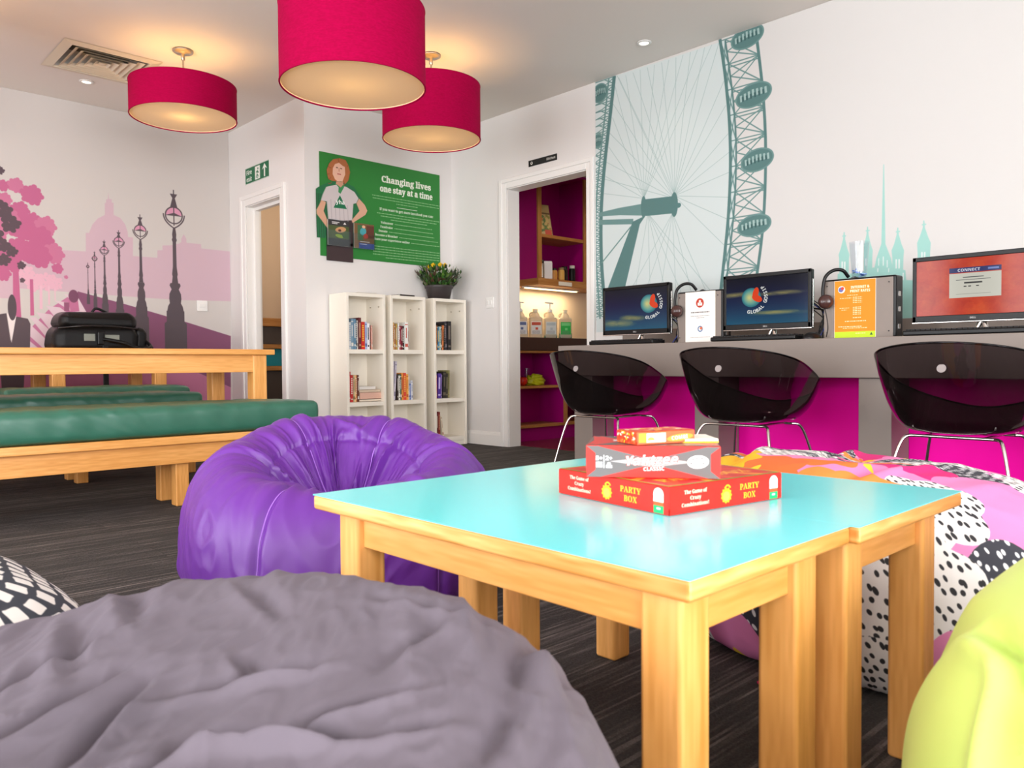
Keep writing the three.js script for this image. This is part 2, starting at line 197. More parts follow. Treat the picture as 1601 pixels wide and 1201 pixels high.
// skirting boards
const skirtProfile = () => { const s = new THREE.Shape(); s.moveTo(0, 0); s.lineTo(0.018, 0); s.lineTo(0.018, 0.085); s.lineTo(0.012, 0.105); s.lineTo(0, 0.11); return s; };
function skirt(name, x0, z0, x1, z1, nx, nz) {       // runs from (x0,z0) to (x1,z1), standing out along (nx,nz)
  const len = Math.hypot(x1 - x0, z1 - z0), g = new THREE.ExtrudeGeometry(skirtProfile(), { depth: len, bevelEnabled: false });
  const d = new THREE.Vector3((x1 - x0) / len, 0, (z1 - z0) / len);
  g.applyMatrix4(new THREE.Matrix4().makeBasis(new THREE.Vector3(nx, 0, nz), new THREE.Vector3(0, 1, 0), d).setPosition(x0, 0, z0));
  if (new THREE.Vector3(nx, 0, nz).cross(new THREE.Vector3(0, 1, 0)).dot(d) < 0) { const i = g.attributes.position; const n = g.index ? g : g; for (let k = 0; k < i.count; k += 3) for (const a of Object.values(n.attributes)) for (let c = 0; c < a.itemSize; c++) { const t1 = a.array[(k + 1) * a.itemSize + c]; a.array[(k + 1) * a.itemSize + c] = a.array[(k + 2) * a.itemSize + c]; a.array[(k + 2) * a.itemSize + c] = t1; } g.computeVertexNormals(); }
  struct(name, g, M.gloss);
}
skirt('baseboard_right', XK, ZB, XK, KZ0 - 0.075, -1, 0);
skirt('baseboard_poster', XF, ZB, XK, ZB, 0, 1);
skirt('baseboard_back', XL, ZP, XF, ZP, 0, 1);
skirt('baseboard_corridor', XF, ZB, XF, FZ1 + 0.08, -1, 0);

// door frames: lining inside the opening and a moulded architrave on the room side
function architrave(z0, z1, top, w, x, depth) {      // stepped mouldings around an opening in a wall of constant x
  const ring = (off, wd, th) => [box(x - th, x, 0, top + off + wd, z0 - off - wd, z0 - off, 'y', 0.004), box(x - th, x, 0, top + off + wd, z1 + off, z1 + off + wd, 'y', 0.004), box(x - th, x, top + off, top + off + wd, z0 - off, z1 + off, 'z', 0.004)];
  return [ring(0.0, w * 0.62, 0.014), ring(w * 0.6, w * 0.4, 0.022)];
}
function doorFrame(name, label, z0, z1, top, w, x) {
  const g = new THREE.Group(); g.name = name; g.userData.kind = 'structure'; g.userData.label = label; scene.add(g);
  const [inner, outer] = architrave(z0, z1, top, w, x);
  mesh('architrave', [...inner, ...outer], M.gloss, g);
  mesh('door_lining', [box(x, x + T, 0, top, z0, z0 + 0.006, 'y'), box(x, x + T, 0, top, z1 - 0.006, z1, 'y'), box(x, x + T, top - 0.006, top, z0, z1, 'z')], M.gloss, g);
  return g;
}
doorFrame('door_1', 'white door frame of the kitchen opening', KZ0, KZ1, KH, 0.075, XK);
const fireFrame = doorFrame('door_2', 'white door frame under the fire exit sign', FZ0, FZ1, FH, 0.085, XF);
mesh('door_stop', [box(XF + 0.06, XF + 0.1, 0, FH, FZ0 + 0.006, FZ0 + 0.03, 'y'), box(XF + 0.06, XF + 0.1, FH - 0.03, FH - 0.006, FZ0 + 0.03, FZ1 - 0.03, 'z')], M.gloss, fireFrame);

// corridor beyond the fire exit opening
struct('wall_corridor_end', box(XF + T, XK + 0.2, 0, H, -7.5, -7.4, 'x'), std(rgb(210, 186, 160), 0.8));
struct('wall_corridor_side', box(XF - 0.1, XF, 0, H, -7.6, ZP - 0.12, 'z'), M.wall);
struct('wall_corridor_far', box(XK + 0.1, XK + 0.2, 0, H, -7.5, ZB - T, 'z'), M.wall);
{
  const l = new THREE.PointLight(new THREE.Color().setRGB(1, 0.86, 0.68), 1.1); l.position.set(3.5, 2.4, -6.2); l.castShadow = true; l.shadow.radius = 4; scene.add(l);
  const o = thing('ceiling_light', 'round corridor ceiling light beyond the fire exit opening', 'light', [3.5, H, -6.2]);
  mesh('rim', lathe([[0.0, 0], [0.12, 0], [0.12, -0.03], [0.105, -0.035]]), M.white, o);
  mesh('diffuser', lathe([[0.105, -0.03], [0.09, -0.05], [0.0, -0.058]]), std(0xffffff, 0.5, { emissive: rgb(255, 225, 180), emissiveIntensity: 1.2 }), o);
}
{ // low shelf unit seen through the opening
  const o = thing('corridor_shelf_unit', 'low oak shelf unit with charcoal and teal panels beyond the fire exit opening', 'shelf unit', [3.0, 0, -6.75]);
  const W = 1.1, levels = [0.02, 0.30, 0.615, 0.815, 1.02];
  mesh('carcass', [box(0, W, 0, 1.06, -0.3, -0.28, 'x'), box(W - 0.03, W, 0, 1.06, -0.28, 0, 'y')], M.oak, o);
  for (const y of levels) mesh('shelf', box(0, W - 0.03, y, y + (y > 1 ? 0.075 : 0.04), -0.28, 0.0, 'x', 0.003), M.oak, o);
  const panel = (y0, y1, m) => mesh('panel', box(0.004, W - 0.034, y0, y1, -0.05, -0.02, 'x', 0.003), m, o);
  const dark = std(rgb(70, 60, 56), 0.6), teal = std(rgb(0, 132, 150), 0.5);
  panel(0.062, 0.298, dark); panel(0.342, 0.613, dark); panel(0.657, 0.813, teal); panel(0.857, 1.018, dark);
}

// ---------------------------------------------------------------- murals (flat print on the walls)
function mural(name, label, w, h, res, draw, place) {
  const t = canvas(Math.round(w * res), Math.round(h * res), draw);
  const g = new THREE.PlaneGeometry(w, h), m = mesh(numbered(name), g, std(0xffffff, 0.7, { map: t, bumpMap: wallRelief, bumpScale: 0.0005 }), scene);
  place(m); return tag(m, label, 'mural');
}
const path = (c, pts, map, close = true) => { c.beginPath(); pts.forEach((p, i) => { const [x, y] = map(p); i ? c.lineTo(x, y) : c.moveTo(x, y); }); if (close) c.closePath(); };
const curve = (c, pts, map) => { const q = pts.map(map); c.beginPath(); c.moveTo(...q[0]); for (let i = 1; i < q.length - 1; i++) c.quadraticCurveTo(q[i][0], q[i][1], (q[i][0] + q[i + 1][0]) / 2, (q[i][1] + q[i + 1][1]) / 2); c.lineTo(...q[q.length - 1]); };
{ // big wheel in teal on the right wall
  const z0 = -3.628, z1 = 0.85, y0 = 0.88, y1 = H - 0.002, res = 440;
  mural('wall_mural', 'teal print of a giant observation wheel and gothic towers above the computer desk', z1 - z0, y1 - y0, res, (c, w, h) => {
    const map = ([z, y]) => [(z - z0) * res, (y1 - y) * res];
    c.fillStyle = 'rgb(214,211,208)'; c.fillRect(0, 0, w, h);
    const dark = 'rgb(84,122,120)', mid = 'rgb(104,140,137)', pale = 'rgb(160,186,182)', frost = 'rgb(206,216,215)';
    // pale tint of sky inside the wheel
    c.save(); path(c, [[z0, y1], ...TEAL.rimB, [z0, 0.7]], map); c.fillStyle = frost; c.fill(); c.restore();
    c.lineWidth = 1.3; c.strokeStyle = 'rgba(140,168,165,0.75)';
    for (const s of TEAL.spokes) { path(c, s, map, false); c.stroke(); }
    // left rim with its truss
    const lr = TEAL.leftRim;
    c.strokeStyle = mid; c.lineWidth = 3;
    for (let i = 0; i < lr.length - 1; i++) for (let k = 0; k < 4; k++) {
      const f = k / 4, f2 = (k + 1) / 4, a = [lr[i][0] + (lr[i + 1][0] - lr[i][0]) * f, lr[i][1] + (lr[i + 1][1] - lr[i][1]) * f], b = [lr[i][0] + (lr[i + 1][0] - lr[i][0]) * f2, lr[i][1] + (lr[i + 1][1] - lr[i][1]) * f2];
      path(c, [a, [a[0] - 0.1, b[1] + 0.01], [z0, a[1] - 0.05]], map, false); c.stroke(); path(c, [[a[0] - 0.1, a[1]], b], map, false); c.stroke();
      path(c, [[z0 - 0.02, a[1]], [a[0], a[1]]], map, false); c.stroke();
    }
    c.lineWidth = 6; curve(c, lr.map(([z, y]) => [z - 0.06, y]), map); c.stroke();
    c.strokeStyle = dark; c.lineWidth = 13; curve(c, lr.map(([z, y]) => [z - 0.012, y]), map); c.stroke();
    // right rim
    const A = TEAL.rimA, C3 = TEAL.rimC, lerpAt = (arr, y) => { for (let i = 0; i < arr.length - 1; i++) if (arr[i][1] >= y && arr[i + 1][1] <= y) { const f = (arr[i][1] - y) / (arr[i][1] - arr[i + 1][1]); return arr[i][0] + (arr[i + 1][0] - arr[i][0]) * f; } return y > arr[0][1] ? arr[0][0] : arr[arr.length - 1][0]; };
    c.strokeStyle = mid; c.lineWidth = 3.2;
    for (let y = 2.62, n = 0; y > 0.95; y -= 0.155, n++) {
      const yb = y - 0.155, L = (q) => [lerpAt(A, q), q], B = (q) => [lerpAt(TEAL.rimB, q), q], Cc = (q) => [lerpAt(C3, q), q];
      for (const s of [[L(y), Cc(y)], [B(y - 0.02), Cc(y - 0.02)], [B(y), Cc(yb)], [B(yb), Cc(y)], [L(y), B(yb)], [L(yb), B(y)], [B(y - 0.077), Cc(y)], [B(y - 0.077), Cc(yb)]]) { path(c, s, map, false); c.stroke(); }
    }
    c.lineWidth = 9; c.strokeStyle = dark; curve(c, A, map); c.stroke(); c.lineWidth = 5; curve(c, TEAL.rimB, map); c.stroke(); c.lineWidth = 8; curve(c, C3, map); c.stroke();
    for (const [ct, ex, ey] of [...TEAL.caps, ...TEAL.capsL]) {
      const [x, y] = map(ct), rx = Math.abs(map(ex)[0] - x), ry = Math.abs(map(ey)[1] - y);
      c.save(); c.translate(x, y); c.rotate(-0.1); c.fillStyle = dark; c.beginPath(); c.ellipse(0, 0, rx, ry, 0, 0, 7); c.fill();
      c.fillStyle = pale; for (let k = -3; k <= 3; k++) c.fillRect(k * rx / 4.2 - rx * 0.07, -ry * 0.55 + Math.abs(k) * ry * 0.06, rx * 0.13, ry * 0.6);
      c.fillStyle = 'rgb(52,88,88)'; for (let k = -3; k < 3; k++) c.fillRect(k * rx / 4.2 + rx * 0.04, -ry * 0.2, rx * 0.1, ry * 0.45);
      c.strokeStyle = mid; c.lineWidth = 4; c.beginPath(); c.ellipse(0, 0, rx * 1.02, ry * 1.06, 0, 0, 7); c.stroke(); c.restore();
    }
    c.fillStyle = mid; path(c, TEAL.arm1, map); c.fill(); path(c, TEAL.arm2, map); c.fill(); c.fillStyle = dark; path(c, TEAL.leg, map); c.fill(); path(c, TEAL.hub, map); c.fill();
    for (const [ct, ex, ey] of TEAL.flange) { const [x, y] = map(ct); c.beginPath(); c.ellipse(x, y, Math.abs(map(ex)[0] - x), Math.abs(map(ey)[1] - y), 0, 0, 7); c.fill(); }
    c.strokeStyle = mid; c.lineWidth = 4; path(c, TEAL.brace, map, false); c.stroke();
    // gothic towers
    c.fillStyle = 'rgb(158,206,197)'; path(c, TEAL.block, map); c.fill(); path(c, TEAL.spire, map); c.fill();
    for (const q of TEAL.turrets) { path(c, q, map); c.fill(); const [x, y] = map(q[0]); c.fillRect(x - 3, y + 8, 9, 3); }
    c.fillStyle = 'rgb(222,230,227)'; for (const [a, b] of TEAL.winds) { const p = map(a), q = map(b); c.fillRect(p[0], p[1], q[0] - p[0], q[1] - p[1]); }
  }, (m) => { m.position.set(XK - 0.003, (y0 + y1) / 2, (z0 + z1) / 2); m.rotation.y = -Math.PI / 2; });
}
{ // embankment scene in pink on the back wall
  const x0 = -1.2, x1 = XF - 0.004, y0 = 0.112, y1 = H - 0.002, res = 330;
  mural('wall_mural', 'pink print of a riverside walk with street lamps, tree and cathedral dome', x1 - x0, y1 - y0, res, (c, w, h) => {
    const map = ([x, y]) => [(x - x0) * res, (y1 - y) * res];
    c.fillStyle = 'rgb(206,199,194)'; c.fillRect(0, 0, w, h);
    const blob = (a, b, fill, k = 0.3, n = 14) => { const [x, y] = map(a), r = Math.abs(map(b)[0] - x); c.fillStyle = fill; for (let i = 0; i < n; i++) { const t = i * 2.4, q = r * Math.sqrt((i + 0.5) / n) * 0.95; c.beginPath(); c.arc(x + Math.cos(t) * q, y + Math.sin(t) * q, r * k, 0, 7); c.fill(); } };
    c.fillStyle = 'rgb(206,176,187)'; path(c, PINK.sky, map); c.fill();
    c.fillRect(0, map([0, 1.55])[1], map([1.3, 0])[0], map([0, 1.15])[1] - map([0, 1.55])[1]);
    c.fillStyle = 'rgb(194,118,154)'; path(c, PINK.pave, map); c.fill(); { const q = map(PINK.pave[7]); c.fillRect(0, q[1], q[0] + 2, h); }
    c.fillStyle = 'rgb(220,196,204)'; for (const q of PINK.stripes) { path(c, q, map); c.fill(); }
    c.fillStyle = 'rgb(132,78,108)'; path(c, PINK.parapet, map); c.fill();
    for (const [a, b] of PINK.paleTree) blob(a, b, 'rgb(226,176,192)', 0.22, 20);
    c.fillStyle = 'rgb(228,184,198)'; for (const q of PINK.trunksPale) { path(c, q, map); c.fill(); }
    c.fillStyle = 'rgb(192,100,140)'; for (const q of PINK.trunks) { path(c, q, map); c.fill(); }
    PINK.tree.forEach(([a, b], i) => blob(a, b, i % 3 ? 'rgb(192,100,140)' : 'rgb(200,116,150)', 0.27, 26));
    for (const [a, b] of PINK.treeDark) blob(a, b, 'rgb(92,74,82)', 0.3, 16);
    c.fillStyle = 'rgb(88,74,80)'; path(c, PINK.man, map); c.fill();
    c.fillStyle = 'rgb(236,226,224)'; path(c, PINK.shirt, map); c.fill();
    const oval = ([ct, ex, ey], f) => { const [x, y] = map(ct); c.fillStyle = f; c.beginPath(); c.ellipse(x, y, Math.abs(map(ex)[0] - x), Math.abs(map(ey)[1] - y), 0, 0, 7); c.fill(); };
    oval(PINK.head, 'rgb(84,72,78)');
    c.fillStyle = 'rgb(190,110,146)'; path(c, PINK.lady, map); c.fill(); oval(PINK.ladyHair, 'rgb(120,70,96)');
    { const p = map(PINK.ladyBag[0]), q = map(PINK.ladyBag[1]); c.fillStyle = 'rgb(150,86,116)'; c.fillRect(p[0], p[1], q[0] - p[0], q[1] - p[1]); }
    PINK.lamps.slice().reverse().forEach(([top, g, gr, b0, b1, bw]) => {
      const [x, yt] = map(top), yg = map(g)[1], r = map(gr)[0] - x, y0b = map(b0)[1], y1b = map(b1)[1], hw = map(bw)[0] - x, ink = 'rgb(86,74,80)';
      c.fillStyle = 'rgb(214,150,176)'; c.beginPath(); c.arc(x, yg, r * 0.78, Math.PI, 0); c.fill();
      c.strokeStyle = ink; c.lineWidth = Math.max(1.5, r * 0.12); c.beginPath(); c.arc(x, yg, r * 0.8, 0, 7); c.stroke();
      c.beginPath(); c.moveTo(x - r, yg - r * 0.1); c.quadraticCurveTo(x - r, yg + r * 0.7, x, yg + r * 1.25); c.quadraticCurveTo(x + r, yg + r * 0.7, x + r, yg - r * 0.1); c.stroke();
      c.fillStyle = ink; c.beginPath(); c.moveTo(x - r * 0.8, yg + r * 0.05); c.lineTo(x + r * 0.8, yg + r * 0.05); c.lineTo(x, yg - r * 0.25); c.fill();
      c.beginPath(); c.moveTo(x - r * 0.35, yt + r * 0.4); c.lineTo(x + r * 0.35, yt + r * 0.4); c.lineTo(x + r * 0.12, yt + r * 0.8); c.lineTo(x + r * 0.35, yg - r * 0.75); c.lineTo(x - r * 0.35, yg - r * 0.75); c.lineTo(x - r * 0.12, yt + r * 0.8); c.fill();
      c.fillRect(x - r * 0.05, yt, r * 0.1, yg + r - yt);
      const yc = yg + r * 1.2, L = y0b - yc;
      c.beginPath(); for (const [s, q] of [[-1, 0], [1, 1]]) { const seq = [[0.1, 0], [0.2, 0.12], [0.17, 0.18], [0.24, 0.22], [0.16, 0.26], [0.18, 0.7], [0.27, 0.84], [0.22, 0.88], [0.3, 1]]; (q ? seq.slice().reverse() : seq).forEach(([a, b], i) => { const X = x + s * r * a, Y = yc + L * b; !q && i === 0 ? c.moveTo(X, Y) : c.lineTo(X, Y); }); } c.fill();
      const B = y1b - y0b, prof = [[0.42, 0], [0.5, 0.03], [0.32, 0.08], [0.52, 0.14], [0.55, 0.2], [0.5, 0.26], [0.66, 0.3], [0.74, 0.36], [0.8, 0.36], [0.8, 0.5], [0.98, 0.52], [1, 0.54], [1, 1]];
      c.beginPath(); prof.forEach(([a, b], i) => { const X = x - hw * a, Y = y0b + B * b; i ? c.lineTo(X, Y) : c.moveTo(X, Y); }); prof.slice().reverse().forEach(([a, b]) => c.lineTo(x + hw * a, y0b + B * b)); c.fill();
    });
  }, (m) => m.position.set((x0 + x1) / 2, (y0 + y1) / 2, ZP + 0.003));
}
// ---------------------------------------------------------------- kitchen behind the opening
const KX1 = 6.3, KB = -5.29;
struct('wall_kitchen_back', box(XK + T, KX1, 0, H, KB - 0.1, KB, 'x'), std(rgb(240, 222, 200), 0.7));
struct('wall_kitchen_end', box(KX1, KX1 + 0.1, 0, H, KB - 0.1, -3.0, 'z'), M.wall);
struct('wall_kitchen_front', box(XK + T, KX1, 0, H, -3.0, -2.9, 'x'), M.wall);
struct('trim_1', box(XK + T, KX1, 0, 0.004, KB, -3.0, 'x'), phys(rgb(110, 24, 50), 0.35), 'dark red vinyl flooring of the kitchen');
{ // lower unit
  const o = thing('kitchen_base_unit', 'magenta kitchen base unit with oak edged open shelves', 'cabinet', [XK + T, 0.004, -4.687]);
  const W = KX1 - XK - T;
  mesh('plinth', box(0, W, 0, 0.115, -0.06, -0.04, 'x'), M.kitchenMagenta, o);
  mesh('back_panel', box(0, W, 0.14, 0.75, -0.58, -0.565, 'x'), M.kitchenMagenta, o);
  mesh('side_panel', box(0, 0.02, 0.0, 0.75, -0.58, -0.005, 'y'), M.kitchenMagenta, o);
  for (const [y, t] of [[0.115, 0.022], [0.448, 0.02], [0.748, 0.018]]) mesh('shelf', box(0, W, y, y + t, -0.56, 0, 'x', 0.002), M.oak, o);
  for (const x of [0.68, 1.4]) { mesh('divider', box(x + 0.003, x + 0.042, 0.137, 0.748, -0.56, -0.012, 'y'), M.kitchenMagenta, o); mesh('edging', box(x, x + 0.045, 0.137, 0.748, -0.012, 0, 'y', 0.002), M.oak, o); }
  mesh('inner_panel', [box(0.02, 0.68, 0.137, 0.448, -0.31, -0.3, 'x'), box(0.02, 0.68, 0.468, 0.748, -0.4, -0.39, 'x')], M.kitchenMagenta, o);
}
single('kitchen_worktop', box(XK + T, KX1, 0.772, 0.883, KB, -4.675, 'x', 0.004), M.counter, 'dark brown kitchen worktop with a deep front edge', 'worktop');
{ // wall unit
  const o = thing('kitchen_wall_unit', 'magenta kitchen wall unit with oak edged open shelves', 'cabinet', [5.044, 1.4, -4.95]);
  mesh('end_panel', box(-0.012, 0, 0.02, 1.0, KB + 4.95, -0.02, 'y'), M.kitchenMagenta, o);
  mesh('back_panel', box(0, 1.25, 0.03, 1.0, KB + 4.95, KB + 4.965, 'x'), M.kitchenMagenta, o);
  mesh('side_panel', box(0.0, 0.02, 0.03, 1.0, KB + 4.965, -0.02, 'y'), M.kitchenMagenta, o);
  mesh('edging', box(-0.012, 0.035, 0.03, 1.0, -0.02, 0, 'y', 0.002), M.oak, o); mesh('edging', box(0.61, 0.65, 0.03, 1.0, -0.02, 0, 'y', 0.002), M.oak, o);
  mesh('divider', box(0.62, 0.64, 0.03, 1.0, KB + 4.965, -0.02, 'y'), M.kitchenMagenta, o);
  mesh('bottom_shelf', box(-0.015, 1.25, -0.03, 0.03, KB + 4.95, 0.003, 'x', 0.003), M.oak, o);
  mesh('shelf', box(0.02, 1.25, 0.4, 0.43, KB + 4.965, -0.005, 'x', 0.003), M.oak, o);
  mesh('top_panel', box(-0.012, 1.25, 1.0, 1.02, KB + 4.95, 0, 'x'), M.kitchenMagenta, o);
}
{ // light strip beneath the wall unit
  const o = thing('strip_light', 'slim glowing strip light under the kitchen wall unit', 'light', [5.4, 1.352, -5.14]);
  mesh('housing', box(-0.36, 0.36, 0.006, 0.018, -0.03, 0.03, 'x', 0.002), M.white, o);
  mesh('glowing_tube', box(-0.34, 0.34, 0, 0.006, -0.02, 0.02), std(0xffffff, 0.5, { emissive: rgb(255, 226, 160), emissiveIntensity: 4 }), o);
  const l = new THREE.RectAreaLight(rgb(255, 224, 178), 48, 0.68, 0.04); l.position.set(5.4, 1.349, -5.14); l.rotation.x = -Math.PI / 2; scene.add(l);
}
{
  const o = thing('kitchen_downlight', 'recessed downlight in the kitchen ceiling', 'light', [5.3, H, -4.1]);
  mesh('rim', lathe([[0.03, 0], [0.05, -0.002], [0.05, -0.008], [0.036, -0.008], [0.034, 0]]), M.white, o);
  mesh('lamp_face', lathe([[0.034, -0.003], [0, -0.004]]), std(0xffffff, 0.5, { emissive: rgb(255, 226, 190), emissiveIntensity: 3 }), o);
  const l = new THREE.SpotLight(new THREE.Color().setRGB(1, 0.88, 0.72), 3.2, 0, 1.1, 0.8); l.position.set(5.3, H - 0.02, -4.1); l.target.position.set(5.3, 0, -4.3); l.castShadow = true; scene.add(l, l.target);
}
{ // bottles on the worktop
  const body = (w, h) => new RoundedBoxGeometry(w, h, w * 0.72, 3, 0.022).translate(0, h / 2, 0);
  const milky = phys(rgb(235, 225, 205), 0.35, { transmission: 0.45, thickness: 0, roughness: 0.4 }), greenLiquid = phys(rgb(18, 120, 88), 0.25), labelMat = (a, b) => canvas(96, 128, (c, w, h) => { c.fillStyle = a; c.fillRect(0, 0, w, h); c.fillStyle = b; c.fillRect(6, 8, w - 12, 30); c.fillRect(40, 60, 24, 24); c.fillStyle = 'rgb(120,120,125)'; for (let i = 0; i < 5; i++) c.fillRect(10, 92 + i * 7, w - 22, 2.5); });
  const bottle = (x, z, turn, h, label, lab, spot, liquid, pump) => {
    const o = thing('cleaner_bottle', label, 'bottle', [x, 0.884, z], turn, 'bottles on the kitchen worktop');
    mesh('bottle_body', mergeGeometries([body(0.125, h), lathe([[0.05, h - 0.012], [0.035, h + 0.025], [0.022, h + 0.04], [0.022, h + 0.055]], 20).toNonIndexed()]), milky, o);
    if (liquid) mesh('liquid', new RoundedBoxGeometry(0.12, liquid, 0.085, 2, 0.012).translate(0, liquid / 2 + 0.003, 0), greenLiquid, o);
    mesh('bottle_label', new THREE.PlaneGeometry(0.095, 0.115).translate(0, h * 0.5, 0.0465), std(0xffffff, 0.6, { map: labelMat(lab, spot) }), o);
    if (pump) { mesh('pump', [rod([0, h + 0.05, 0], [0, h + 0.13, 0], 0.006), rod([-0.045, h + 0.135, 0], [0.03, h + 0.128, 0], 0.008), lathe([[0.024, h + 0.045], [0.024, h + 0.065], [0.012, h + 0.075]], 18)], M.white, o); }
    else mesh('cap', lathe([[0.024, h + 0.04], [0.025, h + 0.07], [0.0, h + 0.072]], 18), std(rgb(238, 226, 200), 0.5), o);
    mesh('grip', tube([[-0.04, h - 0.02, -0.01], [-0.045, h + 0.03, -0.01], [0.0, h + 0.045, -0.012]], 0.01, 12, 6), milky, o);
  };
  bottle(4.93, -5.08, -0.55, 0.2, 'squat milky bottle with a blue and white label nearest the kitchen door frame', 'rgb(235,236,240)', 'rgb(96,110,160)', 0, true);
  bottle(5.06, -5.02, -0.6, 0.2, 'milky bottle with a red spot on its label on the kitchen worktop', 'rgb(240,238,236)', 'rgb(210,80,50)', 0, false);
  bottle(5.22, -4.99, -0.6, 0.2, 'milky pump bottle with green liquid and pale blue label', 'rgb(222,230,232)', 'rgb(190,205,212)', 0.04, true);
  bottle(5.375, -4.95, -0.6, 0.2, 'milky bottle with green liquid and a bright green label', 'rgb(40,190,80)', 'rgb(120,220,140)', 0.06, false);
}
{ // things on the wall unit shelves
  const book = canvas(160, 240, (c, w, h) => { c.fillStyle = 'rgb(196,168,110)'; c.fillRect(0, 0, w, h); c.fillStyle = 'rgb(120,92,50)'; c.fillRect(0, 60, w, 14); for (let i = 0; i < 60; i++) { c.fillStyle = ['rgb(92,120,52)', 'rgb(150,140,60)', 'rgb(210,180,110)', 'rgb(186,96,60)'][i % 4]; c.beginPath(); c.ellipse(18 + rnd() * 126, 84 + rnd() * 120, 12, 18, rnd() * 3, 0, 7); c.fill(); } c.fillStyle = 'rgb(200,70,40)'; c.fillRect(96, 196, 60, 40); });
  const o = thing('cook_book', 'tan cook book with green leaf cover leaning on the upper kitchen shelf', 'book', [5.2, 1.831, -5.05], -0.25);
  const g = new THREE.Group(); g.name = 'book_block'; g.rotation.x = -0.26; o.add(g);
  mesh('cover', box(-0.1, 0.1, 0, 0.31, -0.012, 0.012, 'y', 0.002), std(rgb(150, 118, 70), 0.6), g);
  mesh('front_print', new THREE.PlaneGeometry(0.19, 0.3).translate(0, 0.155, 0.0125), std(0xffffff, 0.5, { map: book }), g);
  const jar = (x, z, r, h, name, label, m, lid) => { const t = thing(name, label, 'jar', [x, 1.4305, z], 0, 'pots on the lower kitchen shelf'); mesh('jar_body', lathe([[0, 0], [r, 0], [r * 1.02, h * 0.1], [r * 1.02, h * 0.75], [r * 0.8, h * 0.84]], 20), m, t); mesh('lid', lathe([[r * 0.84, h * 0.82], [r * 0.86, h], [0, h]], 20), lid, t); };
  jar(5.13, -5.0, 0.022, 0.17, 'spice_tin', 'tall silver tin at the end of the lower kitchen wall shelf', M.steel, M.black);
  const p = thing('sugar_bag', 'white paper bag standing among pots on the kitchen wall shelf', 'bag', [5.21, 1.4305, -5.02], -0.5);
  mesh('bag_body', new RoundedBoxGeometry(0.1, 0.16, 0.06, 3, 0.012).translate(0, 0.08, 0), std(rgb(226, 222, 224), 0.8), p); mesh('folded_top', box(-0.05, 0.05, 0.155, 0.17, -0.008, 0.008, 'x', 0.003), std(rgb(200, 196, 205), 0.8), p);
  jar(5.31, -5.02, 0.03, 0.11, 'spice_jar', 'amber jar with dark lid beside the white paper bag', std(rgb(190, 132, 60), 0.35), M.black);
  jar(5.385, -5.0, 0.03, 0.12, 'spice_jar', 'golden jar in the middle of the kitchen shelf pots', std(rgb(216, 168, 84), 0.3), std(rgb(120, 96, 60), 0.5));
  jar(5.46, -5.03, 0.034, 0.14, 'spice_jar', 'dark coffee jar with white label on the kitchen shelf', std(rgb(40, 26, 22), 0.25), M.black);
  jar(5.535, -5.0, 0.03, 0.15, 'spice_jar', 'black jar with pale lid at the far end of the pots', M.black, std(rgb(200, 196, 190), 0.4));
  const strip = thing('shelf_ticket', 'white paper ticket on the edge of the kitchen wall shelf', 'label', [5.38, 1.378, -4.945]);
  mesh('ticket', box(-0.09, 0.09, 0, 0.035, 0, 0.0015, 'x'), M.paper, strip);
}
{ // fruit and bags on the base unit shelf
  const Y = 0.473;
  const apple = (x, z, label) => { const t = thing('apple', label, 'fruit', [x, Y, z], rnd() * 6, 'red fruit on the base unit shelf'); mesh('apple_flesh', lathe([[0, 0.008], [0.02, 0.0], [0.038, 0.02], [0.043, 0.045], [0.034, 0.07], [0.015, 0.076], [0.004, 0.066]], 24), std(rgb(206, 36, 20), 0.3), t); mesh('stalk', rod([0, 0.064, 0], [0.004, 0.09, 0.002], 0.0022, 6), std(rgb(80, 56, 30), 0.8), t); };
  apple(4.60, -4.84, 'red apple closest to the kitchen door frame on the lower shelf'); apple(4.68, -4.80, 'red apple beside the lime green bag on the lower kitchen shelf');
  const sack = (x, z, sx, sy, sz, label, m) => { const g = new THREE.SphereGeometry(1, 36, 24), p = g.attributes.position; for (let i = 0; i < p.count; i++) { const a = p.getX(i), b = p.getY(i), c = p.getZ(i), n = noise.noise(a * 2.3 + x * 9, b * 2.3, c * 2.3 + z) * 0.35 + noise.noise(a * 6, b * 6 + x * 5, c * 6) * 0.14; p.setXYZ(i, sx * a * (1 + n), sy * Math.max(-0.72, b * (1 + n)) + sy * 0.72, sz * c * (1 + n)); } g.computeVertexNormals(); const s = single('produce_bag', g, m, label, 'bag'); s.position.set(x, Y + 0.001, z); };
  sack(4.85, -4.82, 0.1, 0.055, 0.07, 'crumpled lime green bag beside the apples', phys(rgb(196, 204, 24), 0.35));
  sack(4.66, -4.985, 0.08, 0.1, 0.055, 'olive green net bag behind the apples', phys(rgb(168, 156, 40), 0.5));
  const cup = (x, z, h, label) => { const t = single('clear_beaker', lathe([[0, 0.002], [0.024, 0.002], [0.03, h], [0.028, h], [0.0225, 0.005], [0, 0.005]], 24), M.clear, label, 'beaker'); t.position.set(x, Y, z); };
  cup(4.87, -4.94, 0.15, 'clear plastic beaker behind the lime green bag'); cup(5.0, -4.93, 0.1, 'shorter clear beaker near the oak divider');
}

